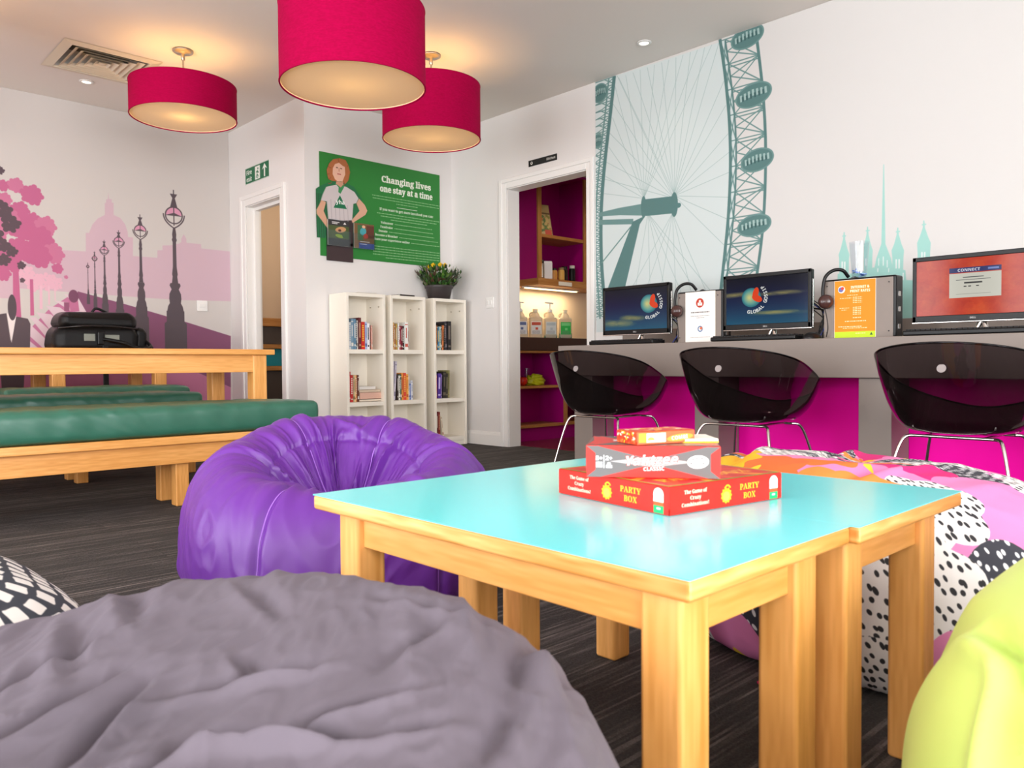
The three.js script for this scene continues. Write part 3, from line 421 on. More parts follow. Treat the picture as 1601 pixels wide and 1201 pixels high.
// ---------------------------------------------------------------- pendant lamps
const shadeCloth = phys(0xffffff, 0.85, { specularIntensity: 0.15, map: dataTexture(256, 256, (x, y) => { const t = (nD(x, y / 3) - 0.5) * 14 + (nD(x / 3, y) - 0.5) * 14; return [clamp(164 + t), clamp(1), clamp(62 + t * 0.6)]; })});
const shadeLining = std(rgb(240, 226, 200), 0.8), diffuserMat = phys(rgb(250, 232, 196), 0.95, { transmission: 0.2, thickness: 0, side: THREE.DoubleSide });
function pendant(x, z, r, y0, y1, label, power) {
  const o = thing('pendant_lamp', label, 'lamp', [x, H, z]);
  const b = y0 - H, t = y1 - H;
  mesh('canopy', lathe([[0, 0], [0.062, 0], [0.062, -0.01], [0.05, -0.018], [0.012, -0.022], [0.012, -0.06], [0, -0.06]], 36), M.steel, o);
  mesh('rod', rod([0, -0.02, 0], [0, t - 0.03, 0], 0.006), M.steel, o);
  mesh('drum_shade', lathe([[r, b], [r, t]], 96), Object.assign(shadeCloth, { side: THREE.FrontSide }), o);
  mesh('shade_lining', lathe([[r - 0.004, t], [r - 0.004, b]], 96), shadeLining, o);
  mesh('rim_trim', [new THREE.TorusGeometry(r - 0.002, 0.004, 8, 96).rotateX(Math.PI / 2).translate(0, b, 0), new THREE.TorusGeometry(r - 0.002, 0.004, 8, 96).rotateX(Math.PI / 2).translate(0, t, 0)], shadeCloth, o);
  mesh('diffuser', new THREE.CircleGeometry(r - 0.006, 96).rotateX(Math.PI / 2).translate(0, b + 0.006, 0), diffuserMat, o);
  mesh('spider', [0, 1, 2].map((k) => rod([0, t - 0.02, 0], [Math.cos(k * 2.094) * (r - 0.004), t - 0.01, Math.sin(k * 2.094) * (r - 0.004)], 0.003, 6)), M.steel, o);
  const yb = (b + t) / 2 + 0.0;
  mesh('lamp_holder', rod([0, t - 0.03, 0], [0, yb + 0.05, 0], 0.016), M.white, o);
  mesh('bulb', new THREE.SphereGeometry(0.035, 20, 14).translate(0, yb, 0), std(0xffffff, 0.4, { emissive: rgb(255, 206, 130), emissiveIntensity: 6 }), o);
  const l = new THREE.PointLight(new THREE.Color().setRGB(1, 0.6, 0.25), power); l.position.set(x, H + yb, z); l.castShadow = true; l.shadow.radius = 1.6; scene.add(l);
}
pendant(1.938, -5.013, 0.315, 2.215, 2.415, 'shallow magenta drum pendant lamp over the long dining table', 0.2);
pendant(1.9, -3.0, 0.315, 1.88, 2.215, 'largest-looking deep magenta drum pendant lamp above the purple beanbag', 0.2);
pendant(3.125, -4.023, 0.312, 2.1, 2.435, 'deep magenta drum pendant lamp in front of the green poster', 0.2);
pendant(0.5, -4.9, 0.315, 2.215, 2.415, 'magenta drum pendant lamp further along the dining tables, mostly out of view', 0.2);

// ---------------------------------------------------------------- ceiling fittings
{ // four way air diffuser
  const o = thing('ceiling_vent', 'square cream louvred air vent set in the ceiling', 'vent', [1.63, H, -5.575]);
  const cream = std(rgb(222, 210, 188), 0.5), frame = (a, b, y0, y1, y2) => { // a mitred ring sloping from outer a to inner b
    const g = new THREE.BufferGeometry(), v = [], q = [[-1, -1], [1, -1], [1, 1], [-1, 1]];
    for (let k = 0; k < 4; k++) { const [p, n] = [q[k], q[(k + 1) % 4]], A = [p[0] * a, y0, p[1] * a], B = [n[0] * a, y0, n[1] * a], C = [n[0] * b, y1, n[1] * b], D = [p[0] * b, y1, p[1] * b]; v.push(...A, ...B, ...C, ...A, ...C, ...D); const th = y2; for (const t of [[A, B, C], [A, C, D]]) for (const w of [t[0], t[2], t[1]]) v.push(w[0], w[1] + th, w[2]); }
    g.setAttribute('position', new THREE.Float32BufferAttribute(v, 3)); g.setAttribute('uv', new THREE.Float32BufferAttribute(new Float32Array(v.length / 3 * 2), 2)); g.computeVertexNormals(); return g;
  };
  mesh('outer_frame', [frame(0.285, 0.23, -0.004, -0.012, 0.003), frame(0.23, 0.226, -0.012, -0.001, 0.001)], cream, o);
  for (let k = 0; k < 5; k++) { const a = 0.205 - k * 0.04; mesh('louvre', frame(a, a - 0.03, -0.012, 0.006, 0.0015), cream, o); }
  mesh('centre_plate', box(-0.018, 0.018, -0.008, -0.004, -0.018, 0.018), cream, o);
  const dr = 0.226, dt = 0.012; mesh('duct', [box(-dr - dt, -dr, 0.12, 0.75, -dr - dt, dr + dt), box(dr, dr + dt, 0.12, 0.75, -dr - dt, dr + dt), box(-dr, dr, 0.12, 0.75, -dr - dt, -dr), box(-dr, dr, 0.12, 0.75, dr, dr + dt), box(-dr, dr, 0.74, 0.75, -dr, dr)], std(rgb(150, 148, 144), 0.55, { metalness: 0.6 }), o);
}
function downlight(x, z, label) {
  const o = thing('downlight', label, 'light', [x, H, z]);
  mesh('rim', lathe([[0.028, 0], [0.045, -0.001], [0.045, -0.006], [0.032, -0.01], [0.03, -0.002]], 36), M.white, o);
  mesh('lamp_face', lathe([[0.03, -0.004], [0, -0.006]], 28), std(0xffffff, 0.4, { emissive: rgb(255, 240, 214), emissiveIntensity: 3 }), o);
  const l = new THREE.SpotLight(new THREE.Color().setRGB(1, 0.9, 0.76), 0.2, 0, 0.9, 0.8); l.position.set(x, H - 0.03, z); l.target.position.set(x, 0, z); l.castShadow = true; scene.add(l, l.target);
}
downlight(1.653, -5.996, 'small round downlight beside the ceiling vent'); downlight(3.968, -2.979, 'small round downlight near the wheel mural');

// ---------------------------------------------------------------- signs, switches, poster
{
  const t = canvas(320, 100, (c, w, h) => {
    c.fillStyle = 'rgb(18,104,66)'; c.fillRect(0, 0, w, h); c.fillStyle = 'rgb(240,240,232)'; c.font = 'bold 40px sans-serif'; c.fillText('Fire', 16, 44); c.fillText('exit', 16, 86);
    c.fillRect(134, 10, 66, 80); c.fillStyle = 'rgb(18,104,66)'; c.beginPath(); c.arc(172, 26, 7, 0, 7); c.fill(); c.lineWidth = 8; c.strokeStyle = 'rgb(18,104,66)'; c.beginPath(); c.moveTo(168, 38); c.lineTo(160, 60); c.lineTo(174, 70); c.lineTo(166, 86); c.moveTo(160, 60); c.lineTo(148, 80); c.moveTo(150, 46); c.lineTo(168, 40); c.lineTo(182, 54); c.stroke();
    c.fillStyle = 'rgb(240,240,232)'; c.beginPath(); c.moveTo(260, 10); c.lineTo(294, 46); c.lineTo(268, 36); c.lineTo(268, 90); c.lineTo(252, 90); c.lineTo(252, 36); c.lineTo(226, 46); c.fill();
    c.strokeStyle = 'rgb(240,240,232)'; c.lineWidth = 2; c.strokeRect(2, 2, w - 4, h - 4);
  });
  const o = thing('fire_exit_sign', 'green and white fire exit sign with upward arrow above the corridor doorway', 'sign', [XF - 0.001, 2.205, -5.99], -Math.PI / 2);
  mesh('sign_board', box(-0.21, 0.21, -0.065, 0.065, -0.003, 0, 'x'), M.white, o); mesh('sign_print', new THREE.PlaneGeometry(0.42, 0.13).translate(0, 0, 0.0008), std(0xffffff, 0.5, { map: t }), o);
  o.position.x = XF - 0.003;
}
{
  const t = canvas(320, 50, (c, w, h) => { c.fillStyle = 'rgb(20,22,20)'; c.fillRect(0, 0, w, h); c.fillStyle = 'rgb(225,222,216)'; c.font = 'bold 27px sans-serif'; c.fillText('Kitchen', 206, 34); c.beginPath(); c.arc(36, 25, 13, 0, 7); c.fill(); c.fillStyle = 'rgb(20,22,20)'; c.fillRect(30, 18, 12, 10); });
  const o = thing('kitchen_sign', 'narrow black Kitchen sign above the kitchen opening', 'sign', [XK - 0.003, 2.188, -4.15], -Math.PI / 2);
  mesh('sign_board', box(-0.148, 0.148, -0.023, 0.023, -0.003, 0, 'x'), M.black, o); mesh('sign_print', new THREE.PlaneGeometry(0.296, 0.046).translate(0, 0, 0.0008), std(0xffffff, 0.5, { map: t }), o);
}
function wallPlate(name, label, pos, turn, rockers) {
  const o = thing(name, label, 'switch', pos, turn);
  mesh('plate', new RoundedBoxGeometry(0.088, 0.088, 0.01, 2, 0.004).translate(0, 0, 0.005), M.white, o);
  for (const [x, y, w, h] of rockers) mesh('rocker', new RoundedBoxGeometry(w, h, 0.006, 2, 0.002).translate(x, y, 0.0115), M.white, o);
}
wallPlate('light_switch', 'white light switch beside the kitchen opening', [XK, 1.157, -4.748], -Math.PI / 2, [[-0.017, 0, 0.02, 0.034], [0.017, 0, 0.02, 0.034]]);
wallPlate('wall_socket', 'white blank wall plate on the pink mural', [2.64, 1.16, ZP + 0.004], 0, [[0, 0, 0.05, 0.03]]);
// ---------------------------------------------------------------- green poster
{
  const X0 = 3.01, X1 = 4.138, Y0 = 1.476, Y1 = 2.247, res = 900, zf = ZB + 0.006;
  const o = thing('wall_poster_board', 'green charity poster with a caped child and white lettering', 'poster', [0, 0, 0]);
  const print = canvas(Math.round((X1 - X0) * res), Math.round((Y1 - Y0) * res), (c, w, h) => {
    const G = 'rgb(38,128,48)', S = res / 900; c.fillStyle = G; c.fillRect(0, 0, w, h);
    c.textAlign = 'center'; c.fillStyle = 'rgb(238,240,226)';
    const cx = 712 * S; c.font = 'bold 60px serif'; c.lineWidth = 3; c.strokeStyle = 'rgb(238,240,226)';
    for (const [s, y] of [['Changing lives', 128], ['one stay at a time', 196]]) { c.fillText(s, cx, y, 470); c.strokeText(s, cx, y, 470); }
    const para = (x, y, ws, col, lw) => { c.strokeStyle = col; c.lineWidth = lw; c.setLineDash([9, 4, 14, 4, 6, 4, 20, 5]); ws.forEach((q, i) => { c.beginPath(); c.moveTo(x - q / 2, y + i * 19); c.lineTo(x + q / 2, y + i * 19); c.stroke(); }); c.setLineDash([]); };
    para(cx, 232, [600, 590, 190], 'rgb(150,196,140)', 5); c.fillRect(cx - 90, 294, 180, 3);
    c.font = 'bold 25px serif'; c.fillText('If you want to get more involved you can:', cx, 330, 480);
    para(cx + 20, 352, [560, 500, 330], 'rgb(160,204,150)', 5);
    let y = 424; for (const [b, q] of [['Volunteer', 460], ['Fundraise', 470], ['Donate', 500], ['Become a Member', 560], ['Share your experience online', 590]]) { c.textAlign = 'left'; c.fillStyle = 'rgb(238,240,226)'; c.font = 'bold 21px serif'; c.fillText(b, cx - q / 2, y); const bw = c.measureText(b).width; c.strokeStyle = 'rgb(160,204,150)'; c.lineWidth = 5; c.setLineDash([8, 4, 15, 4, 6, 4]); c.beginPath(); c.moveTo(cx - q / 2 + bw + 14, y - 6); c.lineTo(cx + q / 2, y - 6); c.stroke(); c.setLineDash([]); y += 30; }
    para(cx, 588, [600, 600, 590, 596, 380], 'rgb(160,204,150)', 5);
  });
  mesh('board', box(X0, X1, Y0, Y1, ZB, zf), std(rgb(36, 110, 46), 0.6), o);
  mesh('board_print', new THREE.PlaneGeometry(X1 - X0, Y1 - Y0).translate((X0 + X1) / 2, (Y0 + Y1) / 2, zf + 0.0006), std(0xffffff, 0.5, { map: print }), o);
  // printed figure, cut to its outline and standing slightly proud of the board
  const bx0 = 2.95, bx1 = 3.47, by0 = 1.42, by1 = 2.24, r2 = 620;
  const fig = canvas(Math.round((bx1 - bx0) * r2), Math.round((by1 - by0) * r2), (c, w, h) => {
    const map = ([x, yy]) => [(x - bx0) * r2, (by1 - yy) * r2], fill = (pts, f) => { path(c, pts, map); c.fillStyle = f; c.fill(); };
    c.fillStyle = 'rgb(24,96,58)'; c.fillRect(0, 0, w, h);
    fill(POSTER.cape, 'rgb(30,112,66)'); c.strokeStyle = 'rgb(22,78,46)'; c.lineWidth = 4; for (let k = 0; k < 6; k++) { c.beginPath(); c.moveTo(18 + k * 9, 190); c.lineTo(20 + k * 12, 420); c.stroke(); }
    fill(POSTER.legs, 'rgb(62,44,46)'); fill(POSTER.body, 'rgb(62,46,46)');
    fill(POSTER.armL, 'rgb(216,164,134)'); fill(POSTER.armR, 'rgb(216,168,140)');
    fill(POSTER.shirt, 'rgb(206,196,196)'); c.strokeStyle = 'rgb(178,168,170)'; c.lineWidth = 3; for (let k = 0; k < 5; k++) { c.beginPath(); c.moveTo(90 + k * 22, 210 + k * 4); c.lineTo(95 + k * 22, 330); c.stroke(); }
    fill(POSTER.tie, 'rgb(58,142,84)'); fill(POSTER.hairOut, 'rgb(176,104,58)'); fill(POSTER.neck, 'rgb(206,150,122)'); fill(POSTER.face, 'rgb(232,184,158)');
    c.strokeStyle = 'rgb(140,78,40)'; c.lineWidth = 3; for (let k = 0; k < 8; k++) { const q = map(POSTER.hairOut[(k * 2) % 13]); c.beginPath(); c.arc(q[0] + 6, q[1] + 8, 11, k, k + 2.4); c.stroke(); }
    const f0 = map(POSTER.face[4]), fx = (map(POSTER.face[0])[0] + f0[0]) / 2; c.fillStyle = 'rgb(110,72,56)'; c.fillRect(fx - 16, f0[1] + 8, 11, 4); c.fillRect(fx + 6, f0[1] + 9, 11, 4); c.fillStyle = 'rgb(208,146,122)'; c.fillRect(fx - 2, f0[1] + 12, 5, 15); c.fillStyle = 'rgb(190,98,92)'; c.fillRect(fx - 9, f0[1] + 36, 20, 5);
    fill(POSTER.tri, 'rgb(14,110,70)'); const t = map(POSTER.tri[0]), b = map(POSTER.tri[1]); c.fillStyle = 'rgb(240,240,236)'; c.font = 'bold 27px sans-serif'; c.textAlign = 'center'; c.fillText('yha', t[0] + 2, b[1] - 18);
  });
  const cut = (pts) => { const s = new THREE.Shape(); pts.forEach(([x, y], i) => i ? s.lineTo(x, y) : s.moveTo(x, y)); const g = new THREE.ExtrudeGeometry(s, { depth: 0.003, bevelEnabled: false }); const p = g.attributes.position, uv = g.attributes.uv; for (let i = 0; i < p.count; i++) uv.setXY(i, (p.getX(i) - bx0) / (bx1 - bx0), (p.getY(i) - by0) / (by1 - by0)); return g; };
  const fm = std(0xffffff, 0.5, { map: fig }), lay = [['cape', 0], ['body', 0.0035], ['legs', 0.0035], ['armL', 0.0036], ['armR', 0.0036], ['hairOut', 0.0036], ['shirt', 0.007]];
  mesh('figure_cutout', lay.map(([k, dz]) => cut(POSTER[k]).translate(0, 0, zf + 0.0008 + dz)), fm, o);
  // leaflet holders
  const leaf = (draw) => canvas(130, 180, draw);
  const l1 = leaf((c, w, h) => { c.fillStyle = 'rgb(52,48,50)'; c.fillRect(0, 0, w, h); c.fillStyle = 'rgb(230,228,224)'; c.fillRect(24, 14, 46, 5); c.fillRect(24, 24, 34, 5); c.beginPath(); c.moveTo(104, 10); c.lineTo(114, 26); c.lineTo(94, 26); c.fill(); c.fillStyle = 'rgb(74,88,44)'; c.fillRect(0, 40, w, 90); c.fillStyle = 'rgb(206,150,104)'; c.beginPath(); c.ellipse(78, 66, 34, 20, -0.3, 0, 7); c.fill(); c.fillStyle = 'rgb(90,44,24)'; c.beginPath(); c.ellipse(72, 72, 10, 9, 0, 0, 7); c.fill(); c.fillStyle = 'rgb(150,176,40)'; c.beginPath(); c.ellipse(70, 112, 26, 12, 0.2, 0, 7); c.fill(); c.fillStyle = 'rgb(60,92,36)'; c.beginPath(); c.ellipse(108, 108, 20, 18, 0, 0, 7); c.fill(); });
  const l2 = leaf((c, w, h) => { c.fillStyle = 'rgb(120,88,52)'; c.fillRect(0, 0, w, h); c.fillStyle = 'rgb(62,110,70)'; c.fillRect(22, 12, 34, 110); c.fillStyle = 'rgb(96,50,36)'; c.fillRect(80, 10, 50, 90); c.fillStyle = 'rgb(70,160,170)'; c.beginPath(); c.ellipse(58, 56, 20, 28, 0.2, 0, 7); c.fill(); c.fillStyle = 'rgb(226,178,140)'; c.beginPath(); c.arc(62, 22, 11, 0, 7); c.fill(); c.fillStyle = 'rgb(190,60,50)'; c.beginPath(); c.ellipse(76, 88, 15, 18, 0, 0, 7); c.fill(); c.fillStyle = 'rgb(60,86,150)'; c.fillRect(30, 140, 100, 40); c.fillStyle = 'rgb(235,235,235)'; c.fillRect(38, 128, 60, 4); c.fillRect(38, 146, 44, 4); });
  for (const [x, y, map, label] of [[3.15, 1.555, l1, 'dark leaflet in a clear holder over the caped child on the poster'], [3.375, 1.553, l2, 'outdoor photo leaflet in a clear holder on the green poster']]) {
    const k = thing('leaflet_holder', label, 'leaflet holder', [x, y, zf + 0.012]);
    mesh('leaflet', box(-0.09, 0.09, 0.005, 0.195, 0.008, 0.012), M.paper, k); mesh('leaflet_print', new THREE.PlaneGeometry(0.18, 0.19).translate(0, 0.1, 0.0128), std(0xffffff, 0.45, { map }), k);
    mesh('holder', [box(-0.096, 0.096, 0, 0.2, 0.001, 0.003), box(-0.096, 0.096, 0, 0.115, 0.022, 0.0235), box(-0.096, 0.096, 0, 0.002, 0.003, 0.022), box(-0.096, -0.0945, 0, 0.115, 0.003, 0.022), box(0.0945, 0.096, 0, 0.115, 0.003, 0.022)], M.clear, k);
  }
}

// ---------------------------------------------------------------- bookcases and books
const CASES = [[3.068, 0.342, 'bookcase nearest the fire exit'], [3.456, 0.334, 'middle bookcase'], [3.87, 0.338, 'bookcase under the plant']], CASE_D = 0.236, CASE_Z = ZB + 0.019, SHELVES = [0.07, 0.385, 0.775];
CASES.forEach(([x, w], i) => {
  const o = thing('bookcase', ['narrow cream bookcase nearest the fire exit', 'narrow cream bookcase in the middle of the three', 'narrow cream bookcase with the potted plant on top'][i], 'bookcase', [x, 0, CASE_Z]);
  const D = CASE_D, t = 0.022, m = M.shelfWhite;
  mesh('side_panel', box(0, t, 0, 1.19, 0, D, 'y', 0.0015), m, o); mesh('side_panel', box(w - t, w, 0, 1.19, 0, D, 'y', 0.0015), m, o);
  mesh('top_panel', box(t, w - t, 1.165, 1.19, 0, D, 'x', 0.0015), m, o); mesh('back_panel', box(t, w - t, 0.0, 1.165, 0, 0.006, 'y'), m, o); mesh('plinth', box(t, w - t, 0, 0.07, D - 0.03, D - 0.012, 'x'), m, o);
  for (const y of SHELVES) mesh('shelf', box(t, w - t, y - 0.032, y, 0.006, D - 0.003, 'x', 0.0015), m, o);
  for (const [px, pz] of [[w - t - 0.002, 0.07], [w - t - 0.002, 0.18]]) mesh('shelf_pin', rod([px - 0.004, 1.1, pz], [px + 0.003, 1.1, pz], 0.005, 10), M.steel, o);
});
const colourName = (hex) => {
  const c = new THREE.Color(hex), h = {}; c.getHSL(h, THREE.SRGBColorSpace);
  if (h.l > 0.84) return 'white'; if (h.l < 0.17) return 'black'; if (h.s < 0.17) return h.l > 0.6 ? 'pale grey' : 'dark grey';
  const d = h.h * 360, n = d < 12 || d > 340 ? 'red' : d < 38 ? (h.l < 0.38 ? 'brown' : 'orange') : d < 66 ? (h.l < 0.45 ? 'olive' : 'yellow') : d < 165 ? 'green' : d < 255 ? 'blue' : 'purple';
  return (h.l > 0.7 ? 'pale ' : h.l < 0.3 ? 'dark ' : '') + n;
};
const ORD = ['first', 'second', 'third', 'fourth', 'fifth', 'sixth', 'seventh', 'eighth', 'ninth', 'tenth', 'eleventh', 'twelfth', 'thirteenth'];
const atlas = document.createElement('canvas'); atlas.width = 1024; atlas.height = 768;      // all spine prints on one sheet, 32 by 4 cells
const atlasPen = atlas.getContext('2d'), atlasMap = new THREE.CanvasTexture(atlas); atlasMap.colorSpace = THREE.SRGBColorSpace;
const spineMat = std(0xffffff, 0.5, { map: atlasMap }); let cell = 0;
function bookMesh(o, th, h, d, hex, alt) {      // spine faces +z, block between boards
  const cov = std(hex, 0.5), cx = cell % 32 * 32, cy = Math.floor(cell / 32) * 192, k = cell++ % 3, c = atlasPen;
  c.fillStyle = hex; c.fillRect(cx, cy, 32, 192); c.fillStyle = alt;
  if (k === 0) { c.fillRect(cx + 9, cy + 30, 13, 90); c.fillRect(cx + 7, cy + 160, 18, 12); } else if (k === 1) { for (let i = 0; i < 9; i++) c.fillRect(cx + 8, cy + 22 + i * 13, 15, 8); c.fillRect(cx + 3, cy + 168, 26, 5); } else { c.fillRect(cx + 3, cy + 14, 26, 6); c.fillRect(cx + 11, cy + 40, 9, 70); c.fillRect(cx + 3, cy + 150, 26, 22); }
  const spine = new THREE.PlaneGeometry(th * 0.94, h * 0.98).translate(th / 2, h / 2, 0.0006), uv = spine.attributes.uv;
  for (let i = 0; i < 4; i++) uv.setXY(i, (cx + 2 + uv.getX(i) * 28) / 1024, 1 - (cy + 2 + (1 - uv.getY(i)) * 188) / 768);
  const b = Math.min(0.0022, th * 0.2);
  mesh('cover', [box(0, b, 0, h, -d, 0, 'y'), box(th - b, th, 0, h, -d, 0, 'y'), box(0, th, 0, h, -b, 0, 'y', b * 0.4)], cov, o);
  mesh('pages', box(b, th - b, 0.003, h - 0.004, -d + 0.004, -b, 'y'), M.paper, o);
  mesh('spine_print', spine, spineMat, o);
}
function row(ci, si, rowName, books, start = 0.004) {
  let x = CASES[ci][0] + 0.022 + start;
  books.forEach(([hex, th, h, alt = '#f2ede2', lean = 0, gap = 0], k) => {
    x += gap;
    const o = thing('book', `${colourName(hex)} book, ${ORD[k]} along the ${rowName} row of the ${CASES[ci][2]}`, 'book', [x + Math.sin(lean) * h, SHELVES[si] + 0.001, CASE_Z + CASE_D - 0.03 - rnd() * 0.012], 0, `books on the ${rowName} shelf of the ${CASES[ci][2]}`);
    o.rotation.z = lean; if (lean < 0) { o.position.x = x; o.position.y += th * Math.sin(-lean) + 0.0005; }
    bookMesh(o, th, h, 0.13 + rnd() * 0.03, hex, alt);
    x += th + 0.0008 + Math.abs(Math.sin(lean)) * h * 0.35;
  });
}
row(0, 2, 'top', [['#b9a29a', 0.018, 0.2, '#6a4a44'], ['#dfe4e8', 0.016, 0.2, '#8aa0b4'], ['#7f9fb6', 0.02, 0.225], ['#6d92ac', 0.017, 0.225], ['#2f3b45', 0.008, 0.22], ['#efe8de', 0.014, 0.215, '#a89a8a'], ['#6b2a2c', 0.022, 0.235, '#c8a080'], ['#d22a1e', 0.031, 0.205, '#f0c040'], ['#b4c2e2', 0.018, 0.205, '#5a6aa0'], ['#f3f4f8', 0.022, 0.195, '#30343c'], ['#6e5a54', 0.015, 0.185, '#d04030'], ['#e8aa98', 0.007, 0.18]]);
row(0, 1, 'second', [['#c0262e', 0.026, 0.225, '#e8d8d0'], ['#cc3a36', 0.02, 0.2], ['#c9bb92', 0.011, 0.195, '#6a5a3a'], ['#f4cc94', 0.013, 0.2, '#b06a30'], ['#dc8c4a', 0.01, 0.2], ['#6b3a2a', 0.011, 0.2]]);
row(1, 2, 'top', [['#a88a3a', 0.013, 0.205, '#5a4a20'], ['#e2b464', 0.018, 0.21, '#a03a30'], ['#c08062', 0.011, 0.195], ['#c9a444', 0.011, 0.2], ['#f3efe8', 0.013, 0.205, '#c8b8a8', 0, 0.006], ['#b84a5c', 0.018, 0.185], ['#7a2030', 0.014, 0.185], ['#2a2828', 0.016, 0.185], ['#f7f4ee', 0.03, 0.215, '#d06050'], ['#d6c4bc', 0.014, 0.175, '#8a5a5a']]);
row(1, 1, 'second', [['#cfc6d6', 0.015, 0.3, '#9a90a8', -0.05], ['#dad2e0', 0.015, 0.3, '#9a90a8', -0.07, 0.001], ['#4a3a36', 0.009, 0.2, '#f2ede2', 0, 0.014], ['#f3eee4', 0.013, 0.19, '#5a5248'], ['#3f6a52', 0.01, 0.2], ['#ee9440', 0.02, 0.21, '#c04a3a'], ['#e6503e', 0.024, 0.21, '#f4c860'], ['#f2ae4c', 0.018, 0.2, '#d05a30'], ['#ece2d4', 0.009, 0.185, '#a89888'], ['#4a63ac', 0.016, 0.125, '#d8dcf0'], ['#e9ebf2', 0.012, 0.15, '#8a90b0']]);
row(2, 2, 'top', [['#48a42e', 0.017, 0.185, '#c8e8a0'], ['#dc9450', 0.015, 0.195, '#8a4a20'], ['#8a5a42', 0.007, 0.2], ['#4a8aae', 0.015, 0.185, '#e8c860'], ['#c6d8d0', 0.013, 0.19, '#5a8a78'], ['#3a3a32', 0.008, 0.2], ['#e4844a', 0.014, 0.2, '#3a2a20', -0.04], ['#2a2625', 0.014, 0.22, '#8a8078', 0, 0.004], ['#46404a', 0.02, 0.23, '#a8a0a8'], ['#181416', 0.038, 0.235, '#7a6a60']]);
row(2, 1, 'second', [['#ee9a34', 0.016, 0.2, '#a03a20'], ['#ea6c30', 0.013, 0.19, '#f4d080'], ['#5636a0', 0.036, 0.2, '#d8c8f4', -0.03], ['#c4b2de', 0.008, 0.19, '#6a4a9a', -0.03], ['#2a2622', 0.03, 0.215, '#6a6050', -0.03, 0.002], ['#3a362c', 0.02, 0.2, '#8a8060', -0.03, 0.002], ['#938d5c', 0.014, 0.225, '#5a5430', -0.03, 0.004]]);
row(2, 0, 'bottom', [['#9c1c26', 0.012, 0.26, '#d8a0a0'], ['#701a1e', 0.026, 0.205, '#d8c8b0'], ['#8e2a26', 0.018, 0.205, '#e8a880'], ['#eee2c8', 0.013, 0.17, '#b07a60', 0.12]]);
{ // books lying flat on the second shelf of the first case and on the tops
  const flat = (x, y, z, w, th, d, turn, hex, label, group) => { const o = thing('flat_book', label, 'book', [x, y, z], turn, group); mesh('cover', [box(-w / 2, w / 2, 0, 0.0025, -d / 2, d / 2), box(-w / 2, w / 2, th - 0.0025, th, -d / 2, d / 2), box(-w / 2, w / 2, 0, th, d / 2 - 0.0025, d / 2)], std(hex, 0.5), o); mesh('pages', box(-w / 2 + 0.004, w / 2 - 0.004, 0.0025, th - 0.0025, -d / 2 + 0.003, d / 2 - 0.0025), M.paper, o); };
  const X = CASES[0][0] + 0.222, Z = CASE_Z + CASE_D - 0.1, g = 'books lying flat in the bookcase nearest the fire exit';
  flat(X, SHELVES[1] + 0.001, Z, 0.19, 0.018, 0.13, 0, '#e9dcc8', 'cream book at the bottom of the flat pile', g);
  flat(X, SHELVES[1] + 0.0195, Z, 0.19, 0.05, 0.13, 0.02, '#e6b8a4', 'thick salmon pink book in the middle of the flat pile', g);
  flat(X - 0.005, SHELVES[1] + 0.07, Z, 0.185, 0.02, 0.125, -0.02, '#dcc6ae', 'tan book lying on the thick salmon pink book', g);
  flat(X - 0.02, SHELVES[1] + 0.0905, Z - 0.005, 0.15, 0.024, 0.115, 0.03, '#f2ece4', 'small white book topmost on the flat pile', g);
  flat(CASES[1][0] + 0.16, 1.191, CASE_Z + 0.12, 0.15, 0.012, 0.2, 0.12, '#3a3230', 'thin dark book lying on top of the middle bookcase');
  flat(CASES[0][0] + 0.2, 1.191, CASE_Z + 0.12, 0.16, 0.007, 0.2, -0.06, '#e6ded4', 'thin pale booklet lying on the bookcase nearest the fire exit');
}
